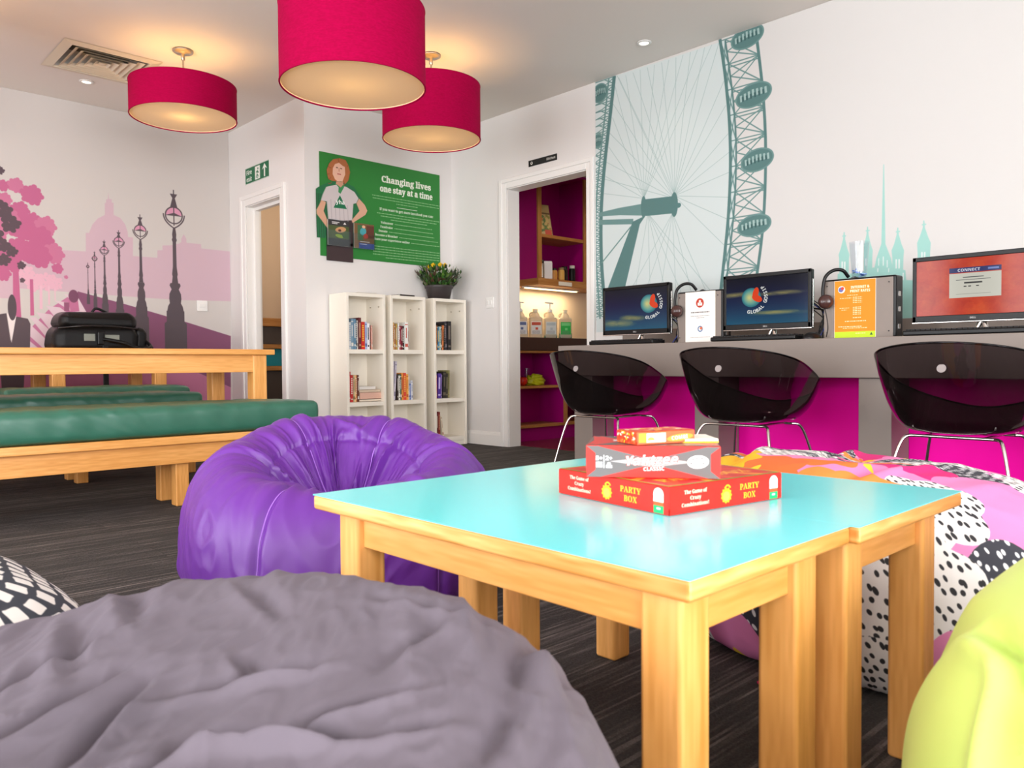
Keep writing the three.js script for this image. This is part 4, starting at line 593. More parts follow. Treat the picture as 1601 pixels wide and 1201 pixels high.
{ // potted plant
  const o = thing('potted_plant', 'dark plastic pot of yellow flowering plant on the bookcase', 'plant', [4.02, 1.191, -5.1]);
  mesh('pot', lathe([[0, 0], [0.088, 0], [0.108, 0.088], [0.116, 0.09], [0.119, 0.112], [0.11, 0.112], [0.104, 0.092]], 48), std(rgb(58, 50, 50), 0.5), o);
  mesh('soil', lathe([[0.106, 0.095], [0, 0.1]], 32), std(rgb(44, 32, 24), 0.95), o);
  const leafGeo = (len, wd) => { const s = new THREE.Shape(); s.moveTo(0, 0); s.quadraticCurveTo(wd, len * 0.35, wd * 0.5, len * 0.75); s.lineTo(0, len); s.lineTo(-wd * 0.5, len * 0.75); s.quadraticCurveTo(-wd, len * 0.35, 0, 0); const g = new THREE.ShapeGeometry(s, 4), p = g.attributes.position; for (let i = 0; i < p.count; i++) p.setZ(i, Math.abs(p.getX(i)) * 0.35 - (p.getY(i) / len) ** 2 * len * 0.3); g.computeVertexNormals(); return g; };
  const mats = [[34, 74, 24], [58, 104, 34], [92, 132, 46], [44, 60, 26], [78, 52, 34]].map(([r, g, b]) => phys(rgb(r, g, b), 0.45, { side: THREE.DoubleSide, transmission: 0.15, thickness: 0 }));
  const leaves = mats.map(() => []), stems = [];
  for (let i = 0; i < 420; i++) {
    const a = rnd() * 6.283, q = Math.sqrt(rnd()), up = rnd(), R = 0.05 + 0.13 * q * (0.55 + 0.55 * up), y = 0.1 + up * 0.155 * (1.12 - 0.45 * q * q);
    const g = leafGeo(0.032 + rnd() * 0.028, 0.011 + rnd() * 0.01);
    g.applyMatrix4(new THREE.Matrix4().makeRotationFromEuler(new THREE.Euler(0.5 + rnd() * 0.9, a + (rnd() - 0.5), (rnd() - 0.5) * 0.9, 'YXZ')).setPosition(Math.sin(a) * R, y, Math.cos(a) * R * 0.85));
    leaves[Math.min(4, Math.floor(rnd() * (q > 0.85 ? 5 : 4)))].push(g);
    if (i % 12 === 0) stems.push(tube([[Math.sin(a) * 0.03, 0.09, Math.cos(a) * 0.03], [Math.sin(a) * R * 0.6, 0.1 + (y - 0.1) * 0.6, Math.cos(a) * R * 0.5], [Math.sin(a) * R, y, Math.cos(a) * R * 0.85]], 0.0025, 6, 5));
  }
  leaves.forEach((l, k) => { const f = mesh('foliage', l, mats[k], o); f.userData.kind = 'stuff'; });
  mesh('stems', stems, std(rgb(86, 104, 44), 0.6), o).userData.kind = 'stuff';
  for (const [x, y, z] of [[-0.085, 0.262, 0.03], [-0.055, 0.27, 0.0], [-0.02, 0.268, 0.04], [0.01, 0.278, 0.01], [0.03, 0.272, 0.045], [-0.1, 0.25, 0.0]]) {
    const pet = []; for (let k = 0; k < 16; k++) { const g = leafGeo(0.024, 0.009); g.applyMatrix4(new THREE.Matrix4().makeRotationFromEuler(new THREE.Euler(0.5 + (k % 2) * 0.5, k * 0.392, 0, 'YXZ'))); pet.push(g); }
    const f = mesh('flower', [...pet, new THREE.SphereGeometry(0.009, 10, 8)], phys(rgb(246, 200, 30), 0.6, { side: THREE.DoubleSide }), o); f.position.set(x, y, z); f.scale.setScalar(1.15);
  }
}

// ---------------------------------------------------------------- dining tables and benches
function diningTable(x0, x1, z0, z1, label, legXs) {
  const o = thing('dining_table', label, 'table', [x1, 0, z1]);
  const L = x1 - x0, D = z1 - z0;
  mesh('tabletop', box(-L, 0, 0.72, 0.75, -D, 0, 'x', 0.005), M.beech, o);
  for (const s of [0, 1]) mesh('apron', box(-L + 0.06, -0.06, 0.625, 0.72, s ? -D + 0.035 : -0.06, s ? -D + 0.06 : -0.035, 'x', 0.002), M.beech, o);
  mesh('end_apron', box(-0.075, -0.05, 0.625, 0.72, -D + 0.06, -0.06, 'z', 0.002), M.beech, o);
  for (const x of legXs) for (const z of [-0.03, -D + 0.11]) mesh('leg', box(x - x1 - 0.04, x - x1 + 0.04, 0, 0.72, z - 0.08, z, 'y', 0.006), M.beech, o);
}
diningTable(-0.6, 2.067, -4.8, -4.1, 'long beech dining table between the green bench and the dark bench', [-0.5, 0.45, 1.992]);
diningTable(-0.6, 2.13, -6.36, -5.72, 'long beech dining table beneath the pink mural carrying the black bag', [-0.5, 1.385, 2.03]);
function bench(x0, x1, z0, z1, top, label, cushLabel, legs, s0) {
  const o = thing('bench', label, 'bench', [x1, 0, z1]), L = x1 - x0, D = z1 - z0, b = top - 0.137;
  mesh('seat_board', box(-L, -0.02, b - 0.037, b, -D, 0, 'x', 0.004), M.beech, o);
  for (const s of [0, 1]) mesh('apron', box(-L + 0.04, -0.06, b - 0.13, b - 0.037, s ? -D + 0.03 : -0.055, s ? -D + 0.055 : -0.03, 'x', 0.002), M.beech, o);
  for (const x of legs) for (const z of [-0.06, -D + 0.125]) mesh('leg', box(x - x1 - 0.031, x - x1 + 0.031, 0, b - 0.037, z - 0.065, z, 'y', 0.006), M.beech, o);
  // soft vinyl pad with slack folds along its front edge
  const g = new RoundedBoxGeometry(L, 0.137, D + 0.004, 10, 0.028), q = new THREE.BoxGeometry(L, 0.137, D + 0.004, 220, 12, 26), p = q.attributes.position, rr = 0.03, hx = L / 2 - rr, hy = 0.0685 - rr, hz = D / 2 - rr;
  for (let i = 0; i < p.count; i++) {
    let x = p.getX(i), y = p.getY(i), z = p.getZ(i);
    const cx = THREE.MathUtils.clamp(x, -hx, hx), cy = THREE.MathUtils.clamp(y, -hy, hy), cz = THREE.MathUtils.clamp(z, -hz, hz), dx = x - cx, dy = y - cy, dz = z - cz, d = Math.hypot(dx, dy, dz);
    let nx = 0, ny = 0, nz = 0; if (d > 1e-6) { nx = dx / d; ny = dy / d; nz = dz / d; x = cx + nx * rr; y = cy + ny * rr; z = cz + nz * rr; }
    if (y > -0.06) { const X = x + s0, puff = (1 - (x / (L / 2)) ** 6) * (1 - (z / (D / 2)) ** 4) * 0.012 * (y > 0.03 ? 1 : 0), w = noise.noise(X * 9, y * 5, z * 4 + s0), w2 = noise.noise(X * 26 + y * 30, y * 8, z * 7), front = THREE.MathUtils.smoothstep(z, D / 2 - 0.06, D / 2 - 0.01); y += puff + w * 0.004 + (y > 0.03 ? w2 * 0.002 : 0); z += front * (w * 0.006 + w2 * 0.0035 + 0.006 * (1 - (y / 0.07) ** 2)); }
    p.setXYZ(i, x, y, z);
  }
  q.computeVertexNormals(); const mv = mergeVertices(((h) => { h.deleteAttribute('normal'); return h; })(q), 1e-5); mv.computeVertexNormals();
  const uv = mv.attributes.uv, mp = mv.attributes.position; for (let i = 0; i < uv.count; i++) uv.setXY(i, mp.getX(i), mp.getZ(i) + mp.getY(i));
  const c = single('bench_cushion', mv, M.greenVinyl, cushLabel, 'cushion', 'green vinyl bench pads'); c.position.set((x0 + x1) / 2, top - 0.0665, (z0 + z1) / 2);
}
bench(-0.2, 2.113, -4.09, -3.7, 0.472, 'beech bench in front of the long table, beside the purple beanbag', 'deep green vinyl pad on the bench beside the purple beanbag', [2.04, 1.418, 0.15], 0);
bench(-0.2, 1.96, -5.22, -4.84, 0.496, 'beech bench on the far side of the front dining table', 'green vinyl pad in shadow behind the front dining table', [1.9, 1.29, 0.15], 3.1);
bench(1.0, 2.09, -5.7, -5.36, 0.525, 'short beech bench in front of the mural side table', 'green vinyl pad furthest back, below the black bag', [2.02, 1.1], 7.7);
{ // black bag on the far table
  const o = thing('black_bag', 'shiny black leather holdall with grey panels and straps on the far table', 'bag', [1.7, 0.751, -6.02]);
  const leather = phys(rgb(10, 8, 9), 0.28, { specularIntensity: 0.55, bumpMap: leatherRelief, bumpScale: 0.0006 });
  const soft = (w, h, d, r, k) => { const g = new RoundedBoxGeometry(w, h, d, 10, r), p = g.attributes.position; for (let i = 0; i < p.count; i++) { const x = p.getX(i), y = p.getY(i), z = p.getZ(i), n = noise.noise(x * 7 + k, y * 12, z * 7) * 0.016; p.setXYZ(i, x * (1 - 0.18 * Math.max(0, y / h) ** 1.5) + n * 0.4, y + n * (y > 0 ? 1 : 0.1) - 0.02 * (x / w) ** 2 * (y > 0 ? 1 : 0), z + n); } const m = mergeVertices(((q) => { q.deleteAttribute('normal'); return q; })(g), 1e-5); m.computeVertexNormals(); return m; };
  mesh('bag_body', soft(0.56, 0.2, 0.3, 0.07, 1).translate(-0.03, 0.1, 0), leather, o);
  mesh('lid', soft(0.5, 0.13, 0.27, 0.055, 5).translate(-0.02, 0.225, 0), leather, o);
  mesh('piping', [tube([[-0.28, 0.17, 0.13], [-0.15, 0.185, 0.155], [0.05, 0.187, 0.158], [0.22, 0.175, 0.14]], 0.008, 30, 8)], phys(rgb(26, 22, 23), 0.12), o);
  const grey = std(rgb(128, 132, 122), 0.5);
  mesh('grey_panel', box(-0.13, -0.06, 0.085, 0.135, 0.145, 0.158, 'x', 0.004), grey, o); mesh('grey_panel', box(0.0, 0.095, 0.08, 0.13, 0.145, 0.158, 'x', 0.004), grey, o);
  mesh('clasp', box(-0.05, -0.008, 0.06, 0.15, 0.14, 0.175, 'y', 0.008), M.black, o);
  mesh('carry_handle', tube([[-0.05, 0.275, 0.02], [-0.02, 0.315, 0.03], [0.06, 0.285, 0.03]], 0.009, 16, 8), leather, o);
  mesh('strap', tube([[-0.02, 0.1, 0.17], [0.1, 0.075, 0.2], [0.22, 0.03, 0.2], [0.3, 0.05, 0.16], [0.29, 0.09, 0.1]], 0.013, 30, 8), leather, o);
  mesh('side_pocket', soft(0.09, 0.16, 0.2, 0.035, 9).translate(0.25, 0.1, 0.02), leather, o);
  mesh('strap_flap', box(0.17, 0.33, 0.0, 0.055, 0.06, 0.14, 'x', 0.012), leather, o);
  mesh('hanging_strap', [box(-0.06, -0.025, -0.26, 0.05, 0.306, 0.314, 'y', 0.003), box(-0.06, -0.025, 0.03, 0.04, 0.13, 0.31, 'z', 0.003)], leather, o);
}
// ---------------------------------------------------------------- computer desk
{
  const o = thing('computer_desk', 'long grey computer desk with magenta panels along the mural wall', 'desk', [3.6, 0, -3.373]);
  const L = 4.6, D = XK - 3.6 - 0.001;
  mesh('desktop', box(0, D, 0.585, 0.77, 0, L, 'z', 0.004), M.grey, o);
  single('desk_upstand', box(XK - 0.031, XK - 0.0015, 0.7705, 0.88, -3.373, -3.373 + L, 'z', 0.003), M.grey, 'grey upstand strip between the desk and the wheel mural', 'upstand');
  for (const z of [0.116, 0.984, 1.858, 2.73, 3.6, 4.45]) mesh('leg_panel', box(0.02, 0.225, 0, 0.585, z, z + 0.146, 'y', 0.003), M.grey, o);
  const e = [0.116, 0.984, 1.858, 2.73, 3.6, 4.45]; for (let k = 0; k < 5; k++) mesh('modesty_panel', box(0.225, 0.245, 0, 0.585, e[k], e[k + 1] + 0.146, 'z'), M.magenta, o);
}
const wallpaper = (layout) => canvas(512, 300, (c, w, h) => {
  const g = c.createLinearGradient(0, 0, 0, h); g.addColorStop(0, 'rgb(6,8,26)'); g.addColorStop(0.4, 'rgb(12,22,60)'); g.addColorStop(1, 'rgb(26,84,112)'); c.fillStyle = g; c.fillRect(0, 0, w, h);
  for (const [x, y, rx, ry] of layout.clouds) for (let k = 0; k < 26; k++) { c.fillStyle = 'rgba(176,158,96,0.07)'; c.beginPath(); c.ellipse(x + (rnd() - 0.5) * rx, y + (rnd() - 0.5) * ry * 0.5, rx * 0.32, ry * 0.3, 0, 0, 7); c.fill(); }
  const [gx, gy, r] = layout.logo, q = c.createRadialGradient(gx - r * 0.2, gy, r * 0.1, gx, gy, r); q.addColorStop(0, 'rgb(206,200,130)'); q.addColorStop(0.65, 'rgb(96,158,150)'); q.addColorStop(1, 'rgb(36,110,124)'); c.fillStyle = q; c.beginPath(); c.arc(gx, gy, r, 0, 7); c.fill();
  c.fillStyle = 'rgb(226,66,24)'; c.beginPath(); c.ellipse(gx + r * 0.45, gy - r * 0.42, r * 0.3, r * 0.62, 0.25, 0, 7); c.fill(); c.beginPath(); c.ellipse(gx + r * 0.6, gy + r * 0.12, r * 0.56, r * 0.33, 0.5, 0, 7); c.fill();
  c.fillStyle = 'rgb(236,236,230)'; c.font = 'bold 31px sans-serif'; c.textAlign = 'center'; const s = 'GLOBAL GOSSIP', a0 = 1.75, a1 = -0.7; [...s].forEach((ch, i) => { const a = a0 + (a1 - a0) * i / (s.length - 1); c.save(); c.translate(gx + Math.cos(a) * r * 1.52, gy + Math.sin(a) * r * 1.52); c.rotate(a - Math.PI / 2); c.fillText(ch, 0, 10); c.restore(); });
});
const connectScreen = canvas(512, 300, (c, w, h) => {
  c.fillStyle = 'rgb(196,50,18)'; c.fillRect(0, 0, w, h); for (let k = 0; k < 420; k++) { c.fillStyle = ['rgba(220,82,30,0.10)', 'rgba(160,30,10,0.10)', 'rgba(230,120,60,0.07)'][k % 3]; c.beginPath(); c.ellipse(rnd() * w, rnd() * h, 26, 8 + rnd() * 30, rnd() * 0.5, 0, 7); c.fill(); }
  c.fillStyle = 'rgb(34,44,104)'; c.fillRect(150, 50, 224, 26); c.fillStyle = 'rgb(226,226,230)'; c.font = 'bold 21px sans-serif'; c.fillText('CONNECT', 186, 71); c.fillStyle = 'rgb(120,140,200)'; c.fillRect(318, 58, 46, 10);
  c.fillStyle = 'rgb(206,204,190)'; c.fillRect(150, 80, 224, 130); c.fillStyle = 'rgb(96,98,96)'; c.fillRect(210, 100, 90, 5); c.fillRect(180, 114, 150, 3); c.fillStyle = 'rgb(46,46,46)'; c.fillRect(216, 128, 78, 8); for (const x of [214, 234, 268]) c.fillRect(x, 148, 12, 5); c.fillStyle = 'rgb(150,150,140)'; c.fillRect(180, 190, 150, 2);
});
function monitor(z, label, tex) {
  const o = thing('monitor', label, 'monitor', [3.79, 0.77, z], -Math.PI / 2, 'monitors on the computer desk');
  const W = 0.49, y0 = 0.062, y1 = 0.352;
  mesh('housing', new RoundedBoxGeometry(W, y1 - y0, 0.035, 3, 0.008).translate(0, (y0 + y1) / 2, 0.02), M.black, o);
  const bz = mesh('bezel', [box(-W / 2, W / 2, y1 - 0.02, y1, 0.034, 0.042, 'x', 0.003), box(-W / 2, W / 2, y0, y0 + 0.028, 0.034, 0.042, 'x', 0.003), box(-W / 2, -W / 2 + 0.017, y0, y1, 0.034, 0.042, 'y', 0.003), box(W / 2 - 0.017, W / 2, y0, y1, 0.034, 0.042, 'y', 0.003)], M.black, o);
  mesh('silver_edge', [box(-W / 2 - 0.002, W / 2 + 0.002, y0 - 0.005, y0 + 0.001, 0.01, 0.041, 'x', 0.002), box(W / 2 - 0.002, W / 2 + 0.0015, y0 - 0.004, y1 - 0.05, 0.012, 0.022, 'y', 0.001)], M.chrome, o);
  mesh('screen', new THREE.PlaneGeometry(W - 0.034, y1 - y0 - 0.048).translate(0, (y0 + y1) / 2 + 0.004, 0.0385), phys(rgb(5, 5, 6), 0.1, { specularIntensity: 0.45, emissive: 0xffffff, emissiveMap: tex, emissiveIntensity: 0.8 }), o);
  mesh('badge', new THREE.PlaneGeometry(0.036, 0.012).translate(0, y0 + 0.014, 0.0425), std(0xffffff, 0.5, { map: canvas(96, 32, (c, w, h) => { c.fillStyle = 'rgb(18,17,18)'; c.fillRect(0, 0, w, h); c.fillStyle = 'rgb(200,198,196)'; c.font = 'bold 27px sans-serif'; c.textAlign = 'center'; c.fillText('DELL', w / 2, 26); }) }), bz);
  mesh('stand', [rod([0.0, 0.004, 0.02], [0.03, 0.075, 0.012], 0.011), rod([0.05, 0.004, 0.03], [0.035, 0.075, 0.012], 0.011)], M.chrome, o);
  mesh('foot', lathe([[0, 0], [0.062, 0], [0.06, 0.007], [0, 0.01]], 40).translate(0.02, 0.0005, -0.012), M.black, o);
  const k = thing('keyboard', label.replace(/^.*?monitor/, 'black keyboard in front of the monitor'), 'keyboard', [3.658, 0.7705, z + 0.0], -Math.PI / 2, 'keyboards on the computer desk');
  mesh('keyboard_case', box(-0.235, 0.235, 0, 0.022, -0.065, 0.055, 'x', 0.006), M.black, k);
  const keys = new THREE.BoxGeometry(0.017, 0.006, 0.016);
  for (let r = 0; r < 5; r++) { const rowKeys = []; for (let q = 0; q < 22; q++) rowKeys.push(keys.clone().translate(-0.215 + q * 0.0205, 0.0245, -0.048 + r * 0.0215)); mesh('key_row', rowKeys, M.blackMatt, k); }
}
monitor(-2.888, 'black monitor showing a globe logo, beside the kitchen opening', wallpaper({ clouds: [[110, 250, 200, 60], [230, 215, 160, 50]], logo: [368, 118, 66] }));
monitor(-2.048, 'black monitor showing a globe logo, between the two computer boxes', wallpaper({ clouds: [[60, 105, 190, 40], [330, 110, 230, 34], [340, 230, 260, 34]], logo: [165, 128, 62] }));
monitor(-1.085, 'black monitor with an orange red connect screen', connectScreen);
function computerBox(z0, z1, label, sheet, sz0, sz1, sy0, sy1) {
  const o = thing('computer_box', label, 'computer', [3.75, 0.7705, (z0 + z1) / 2], -Math.PI / 2, 'computer boxes on the desk'), w = z1 - z0, c = (z0 + z1) / 2;
  mesh('case', new RoundedBoxGeometry(w, 0.287, 0.085, 3, 0.01).translate(0, 0.1435, -0.046), M.black, o);
  mesh('front_plate', box(-w / 2 + 0.004, w / 2 - 0.012, 0.002, 0.278, -0.004, 0.0, 'x', 0.002), M.grey, o);
  mesh('notice_sheet', box(sz0 - c, sz1 - c, sy0 - 0.7705, sy1 - 0.7705, 0.0006, 0.0016), M.paper, o);
  mesh('notice_print', new THREE.PlaneGeometry(sz1 - sz0 - 0.004, sy1 - sy0 - 0.004).translate((sz0 + sz1) / 2 - c, (sy0 + sy1) / 2 - 0.7705, 0.0022), std(0xffffff, 0.6, { map: sheet }), o);
  for (const [x, y] of [[-w / 2 + 0.02, 0.03], [-w / 2 + 0.02, 0.255], [w / 2 - 0.03, 0.03], [w / 2 - 0.03, 0.255]]) mesh('screw', new THREE.CylinderGeometry(0.003, 0.003, 0.003, 10).rotateX(Math.PI / 2).translate(x, y, 0.001), M.blackMatt, o);
  mesh('socket', [0.04, 0.12, 0.19].map((y) => box(w / 2 - 0.001, w / 2 + 0.002, y, y + 0.022, -0.055, -0.035)), M.chrome, o);
}
const dashes = (c, x0, x1, y, lw, col) => { c.strokeStyle = col; c.lineWidth = lw; c.setLineDash([7, 3, 12, 4, 5, 3]); c.beginPath(); c.moveTo(x0, y); c.lineTo(x1, y); c.stroke(); c.setLineDash([]); };
computerBox(-2.592, -2.297, 'grey computer box with a white notice between two monitors', canvas(210, 300, (c, w, h) => {
  c.fillStyle = 'rgb(246,240,234)'; c.fillRect(0, 0, w, h); c.fillStyle = 'rgb(190,52,28)'; c.beginPath(); c.arc(104, 66, 28, 0, 7); c.fill(); c.fillStyle = 'rgb(246,240,234)'; c.beginPath(); c.arc(104, 56, 8, 0, 7); c.fill(); c.fillRect(88, 64, 32, 18); c.fillStyle = 'rgb(190,52,28)'; c.fillRect(96, 70, 16, 2);
  dashes(c, 40, 172, 122, 6, 'rgb(70,60,58)'); dashes(c, 38, 174, 144, 3, 'rgb(140,130,128)'); dashes(c, 80, 134, 155, 3, 'rgb(140,130,128)');
  c.fillStyle = 'rgb(70,110,160)'; c.beginPath(); c.arc(106, 222, 18, 0, 7); c.fill(); c.fillStyle = 'rgb(246,240,234)'; c.beginPath(); c.arc(106, 222, 12, 0, 7); c.fill(); c.fillStyle = 'rgb(220,110,70)'; c.beginPath(); c.arc(112, 218, 9, 0, 7); c.fill(); dashes(c, 36, 176, 272, 2.5, 'rgb(160,150,146)');
}), -2.534, -2.342, 0.773, 1.052);
computerBox(-1.742, -1.402, 'grey computer box with an orange price notice', canvas(210, 300, (c, w, h) => {
  c.fillStyle = 'rgb(255,140,8)'; c.fillRect(0, 0, w, h); c.fillStyle = 'rgb(190,220,30)'; c.fillRect(0, 268, w, 32); c.fillStyle = 'rgb(235,235,240)'; c.beginPath(); c.arc(36, 46, 19, 0, 7); c.fill(); c.fillStyle = 'rgb(110,110,170)'; c.beginPath(); c.arc(33, 46, 13, 0, 7); c.fill(); c.fillStyle = 'rgb(220,60,40)'; c.beginPath(); c.arc(41, 40, 8, 0, 7); c.fill();
  c.fillStyle = 'rgb(255,244,220)'; c.font = 'bold 20px sans-serif'; c.textAlign = 'center'; c.fillText('INTERNET &', 132, 44, 96); c.fillText('PRINT RATES', 132, 64, 104);
  const W = 'rgb(255,236,200)'; dashes(c, 66, 120, 78, 3, W); for (let k = 0; k < 4; k++) dashes(c, 96, 142, 90 + k * 9, 3.5, W); dashes(c, 28, 90, 92, 3, W); for (let k = 0; k < 5; k++) dashes(c, 96, 140, 142 + k * 9, 3.5, W); dashes(c, 26, 76, 144, 3, W); dashes(c, 36, 64, 154, 3, W); dashes(c, 96, 140, 196, 4, W); dashes(c, 54, 166, 214, 4, W); dashes(c, 20, 140, 242, 4, W); dashes(c, 44, 170, 250, 3, W); dashes(c, 110, 160, 278, 3, W); c.fillStyle = 'rgb(30,90,50)'; c.beginPath(); c.moveTo(190, 274); c.lineTo(198, 288); c.lineTo(182, 288); c.fill();
}), -1.686, -1.49, 0.772, 1.048);
function headphones(z, label) {
  const o = thing('headphones', label, 'headphones', [3.745, 0.97, z], -Math.PI / 2, 'headphones hung on the computer boxes');
  mesh('headband', tube([[-0.012, -0.02, 0.014], [-0.012, 0.05, 0.014], [0.0, 0.105, 0.008], [0.03, 0.132, -0.012], [0.062, 0.13, -0.034], [0.08, 0.098, -0.06]], 0.0085, 40, 8), M.black, o);
  const cup = (x, y, zz, ry) => { const g = new THREE.Group(); g.name = 'ear_cup'; g.position.set(x, y, zz); g.rotation.set(0, ry, 0); o.add(g); mesh('cup_shell', lathe([[0, 0.026], [0.02, 0.025], [0.032, 0.014], [0.034, 0]], 32).rotateX(Math.PI / 2), phys(rgb(70, 44, 40), 0.2), g); mesh('ear_pad', new THREE.TorusGeometry(0.026, 0.009, 10, 32), M.blackMatt, g); };
  cup(0.004, -0.02, 0.02, 0.35); cup(0.085, 0.07, -0.112, Math.PI - 0.3);
  mesh('cable', tube([[0.0, -0.05, 0.022], [0.012, -0.1, 0.024], [0.016, -0.15, 0.022], [0.004, -0.19, 0.012]], 0.0022, 30, 6), M.black, o);
}
headphones(-2.578, 'black headphones hung over the box with the white notice'); headphones(-1.722, 'black headphones hung over the box with the orange notice');
for (const [z, label] of [[-2.62, 'tangle of black cables beside the monitor nearest the kitchen'], [-1.775, 'tangle of black cables beside the box with the orange notice']]) {
  const o = thing('cable_bundle', label, 'cable', [3.83, 0.771, z], -Math.PI / 2);
  for (let k = 0; k < 6; k++) mesh('cable', tube([[-0.05 - rnd() * 0.05, 0.16 + rnd() * 0.06, 0.0], [0.0 + rnd() * 0.015, 0.15 - rnd() * 0.08, 0.01 + rnd() * 0.02], [-0.012 + rnd() * 0.03, 0.06, 0.02 + rnd() * 0.02], [-0.03 + rnd() * 0.05, 0.005, 0.02 + rnd() * 0.03]], 0.0028, 26, 6), k === 4 ? std(rgb(40, 60, 150), 0.5) : M.black, o);
}
{ // clear tumbler with white roll and blue clips standing on the second computer box
  const o = thing('clear_tumbler', 'clear tumbler holding a white roll and blue clips on the orange notice box', 'tumbler', [3.79, 1.058, -1.585]);
  mesh('glass_wall', lathe([[0, 0.001], [0.03, 0.001], [0.034, 0.02], [0.046, 0.17], [0.044, 0.17], [0.032, 0.022], [0.028, 0.006], [0, 0.006]], 36), M.clear, o);
  mesh('paper_roll', lathe([[0, 0.03], [0.015, 0.03], [0.015, 0.155], [0, 0.155]], 24).translate(0.0, 0, 0.006), M.paper, o);
  for (let k = 0; k < 9; k++) { const a = k * 0.7, m = mesh('clip', box(-0.016, 0.016, 0, 0.006, -0.005, 0.005, 'x', 0.002), std(k % 3 ? rgb(60, 110, 200) : rgb(160, 190, 230), 0.4), o); m.position.set(Math.cos(a) * 0.018, 0.008 + k * 0.0034, Math.sin(a) * 0.018); m.rotation.set(0.3 * Math.sin(k), a, 0.3 * Math.cos(k * 2)); }
}
{ const o = thing('computer_mouse', 'small black mouse at the foot of the cables', 'mouse', [3.68, 0.7705, -1.765], -0.4); const g = new THREE.SphereGeometry(1, 24, 16, 0, 6.2832, 0, 1.5708).scale(0.055, 0.034, 0.03); mesh('mouse_shell', g, M.black, o); mesh('wheel', rod([0.03, 0.03, -0.003], [0.03, 0.03, 0.003], 0.006, 12), M.blackMatt, o); }

// ---------------------------------------------------------------- smoked tub chairs
function chairShell() {
  const prof = new THREE.CatmullRomCurve3([[0, 0], [0.3, 0.0], [0.55, 0.02], [0.72, 0.1], [0.86, 0.36], [0.95, 0.72], [1.0, 1.0]].map(([a, b]) => new THREE.Vector3(a, b, 0)), false, 'centripetal').getSpacedPoints(40);
  const NU = 96, NV = prof.length - 1, P = [];
  const point = (th, v) => {
    const c = Math.cos(th), s = Math.sin(th), back = Math.max(0, c), front = Math.max(0, -c), side = Math.abs(s);
    const rim = 0.075 + 0.265 * Math.pow(0.5 + 0.5 * c, 0.85) + 0.02 * side * side, r = prof[v].x, y = prof[v].y;
    const k = Math.pow(Math.abs(c) ** 2.6 + Math.abs(s) ** 2.6, -1 / 2.6), A = 0.262 + 0.05 * back * y - 0.0 * front, B = 0.278 + 0.014 * y;
    return new THREE.Vector3(-c * k * r * A, 0.385 + rim * y + 0.012 * r * r * front, s * k * r * B);
  };
  for (let v = 0; v <= NV; v++) for (let u = 0; u <= NU; u++) P.push(point(u / NU * Math.PI * 2, v));
  const idx = []; for (let v = 0; v < NV; v++) for (let u = 0; u < NU; u++) { const a = v * (NU + 1) + u, b = a + 1, c = a + NU + 1, d = c + 1; if (v) idx.push(a, b, d); idx.push(a, d, c); }
  const g = new THREE.BufferGeometry(); g.setAttribute('position', new THREE.Float32BufferAttribute(P.flatMap((p) => [p.x, p.y, p.z]), 3)); g.setIndex(idx); g.computeVertexNormals();
  const n = g.attributes.normal; for (let v = 0; v <= NV; v++) { const a = v * (NU + 1), b = a + NU; const m = new THREE.Vector3(n.getX(a) + n.getX(b), n.getY(a) + n.getY(b), n.getZ(a) + n.getZ(b)).normalize(); n.setXYZ(a, m.x, m.y, m.z); n.setXYZ(b, m.x, m.y, m.z); }
  const rim = []; for (let u = 0; u < NU; u += 2) { const p = point(u / NU * Math.PI * 2, NV); rim.push([p.x, p.y, p.z]); }
  g.setAttribute('uv', new THREE.Float32BufferAttribute(new Float32Array(P.length * 2), 2));
  return { g, rim, point, NV };
}
const shell = chairShell();
function tubChair(x, z, turn, label) {
  const o = thing('tub_chair', label, 'chair', [x, 0, z], turn, 'smoked tub chairs at the desk');
  const inner = shell.g.clone(), n = inner.attributes.normal, p = inner.attributes.position; for (let i = 0; i < p.count; i++) p.setXYZ(i, p.getX(i) - n.getX(i) * -0.005, p.getY(i) + 0.005 * Math.abs(n.getY(i)), p.getZ(i) - n.getZ(i) * -0.005);
  const s = mesh('shell', shell.g, M.smoke, o); mesh('inner_shell', inner, M.smoke, s);
  mesh('rim', tube(shell.rim, 0.0045, 120, 6, true), phys(rgb(20, 17, 19), 0.12), o);
  const q = shell.point(0.06, shell.NV - 5), badge = mesh('badge', new THREE.CylinderGeometry(0.0155, 0.0155, 0.002, 20).rotateZ(Math.PI / 2), std(rgb(150, 140, 138), 0.6), o); badge.position.set(q.x - 0.004, q.y - 0.02, q.z); badge.rotation.z = -0.2;
  const tops = [[-0.13, -0.15], [-0.13, 0.15], [0.15, -0.15], [0.15, 0.15]];
  for (const [a, b] of tops) mesh('leg', tube([[a * 0.9, 0.376, b * 0.92], [a * 1.0, 0.374, b * 1.05], [a * 1.12, 0.355, b * 1.14], [a * 1.75, 0.006, b * 1.62]].map((w) => w), 0.0065, 30, 8), M.chrome, o);
  mesh('under_frame', [rod([-0.117, 0.376, -0.138], [-0.117, 0.376, 0.138], 0.006), rod([0.135, 0.376, -0.138], [0.135, 0.376, 0.138], 0.006), rod([-0.117, 0.376, -0.1], [0.135, 0.376, -0.1], 0.006), rod([-0.117, 0.376, 0.1], [0.135, 0.376, 0.1], 0.006)], M.chrome, o);
  for (const [a, b] of tops) mesh('foot_cap', new THREE.CylinderGeometry(0.009, 0.01, 0.012, 12).translate(a * 1.75, 0.006, b * 1.62), M.blackMatt, o);
}
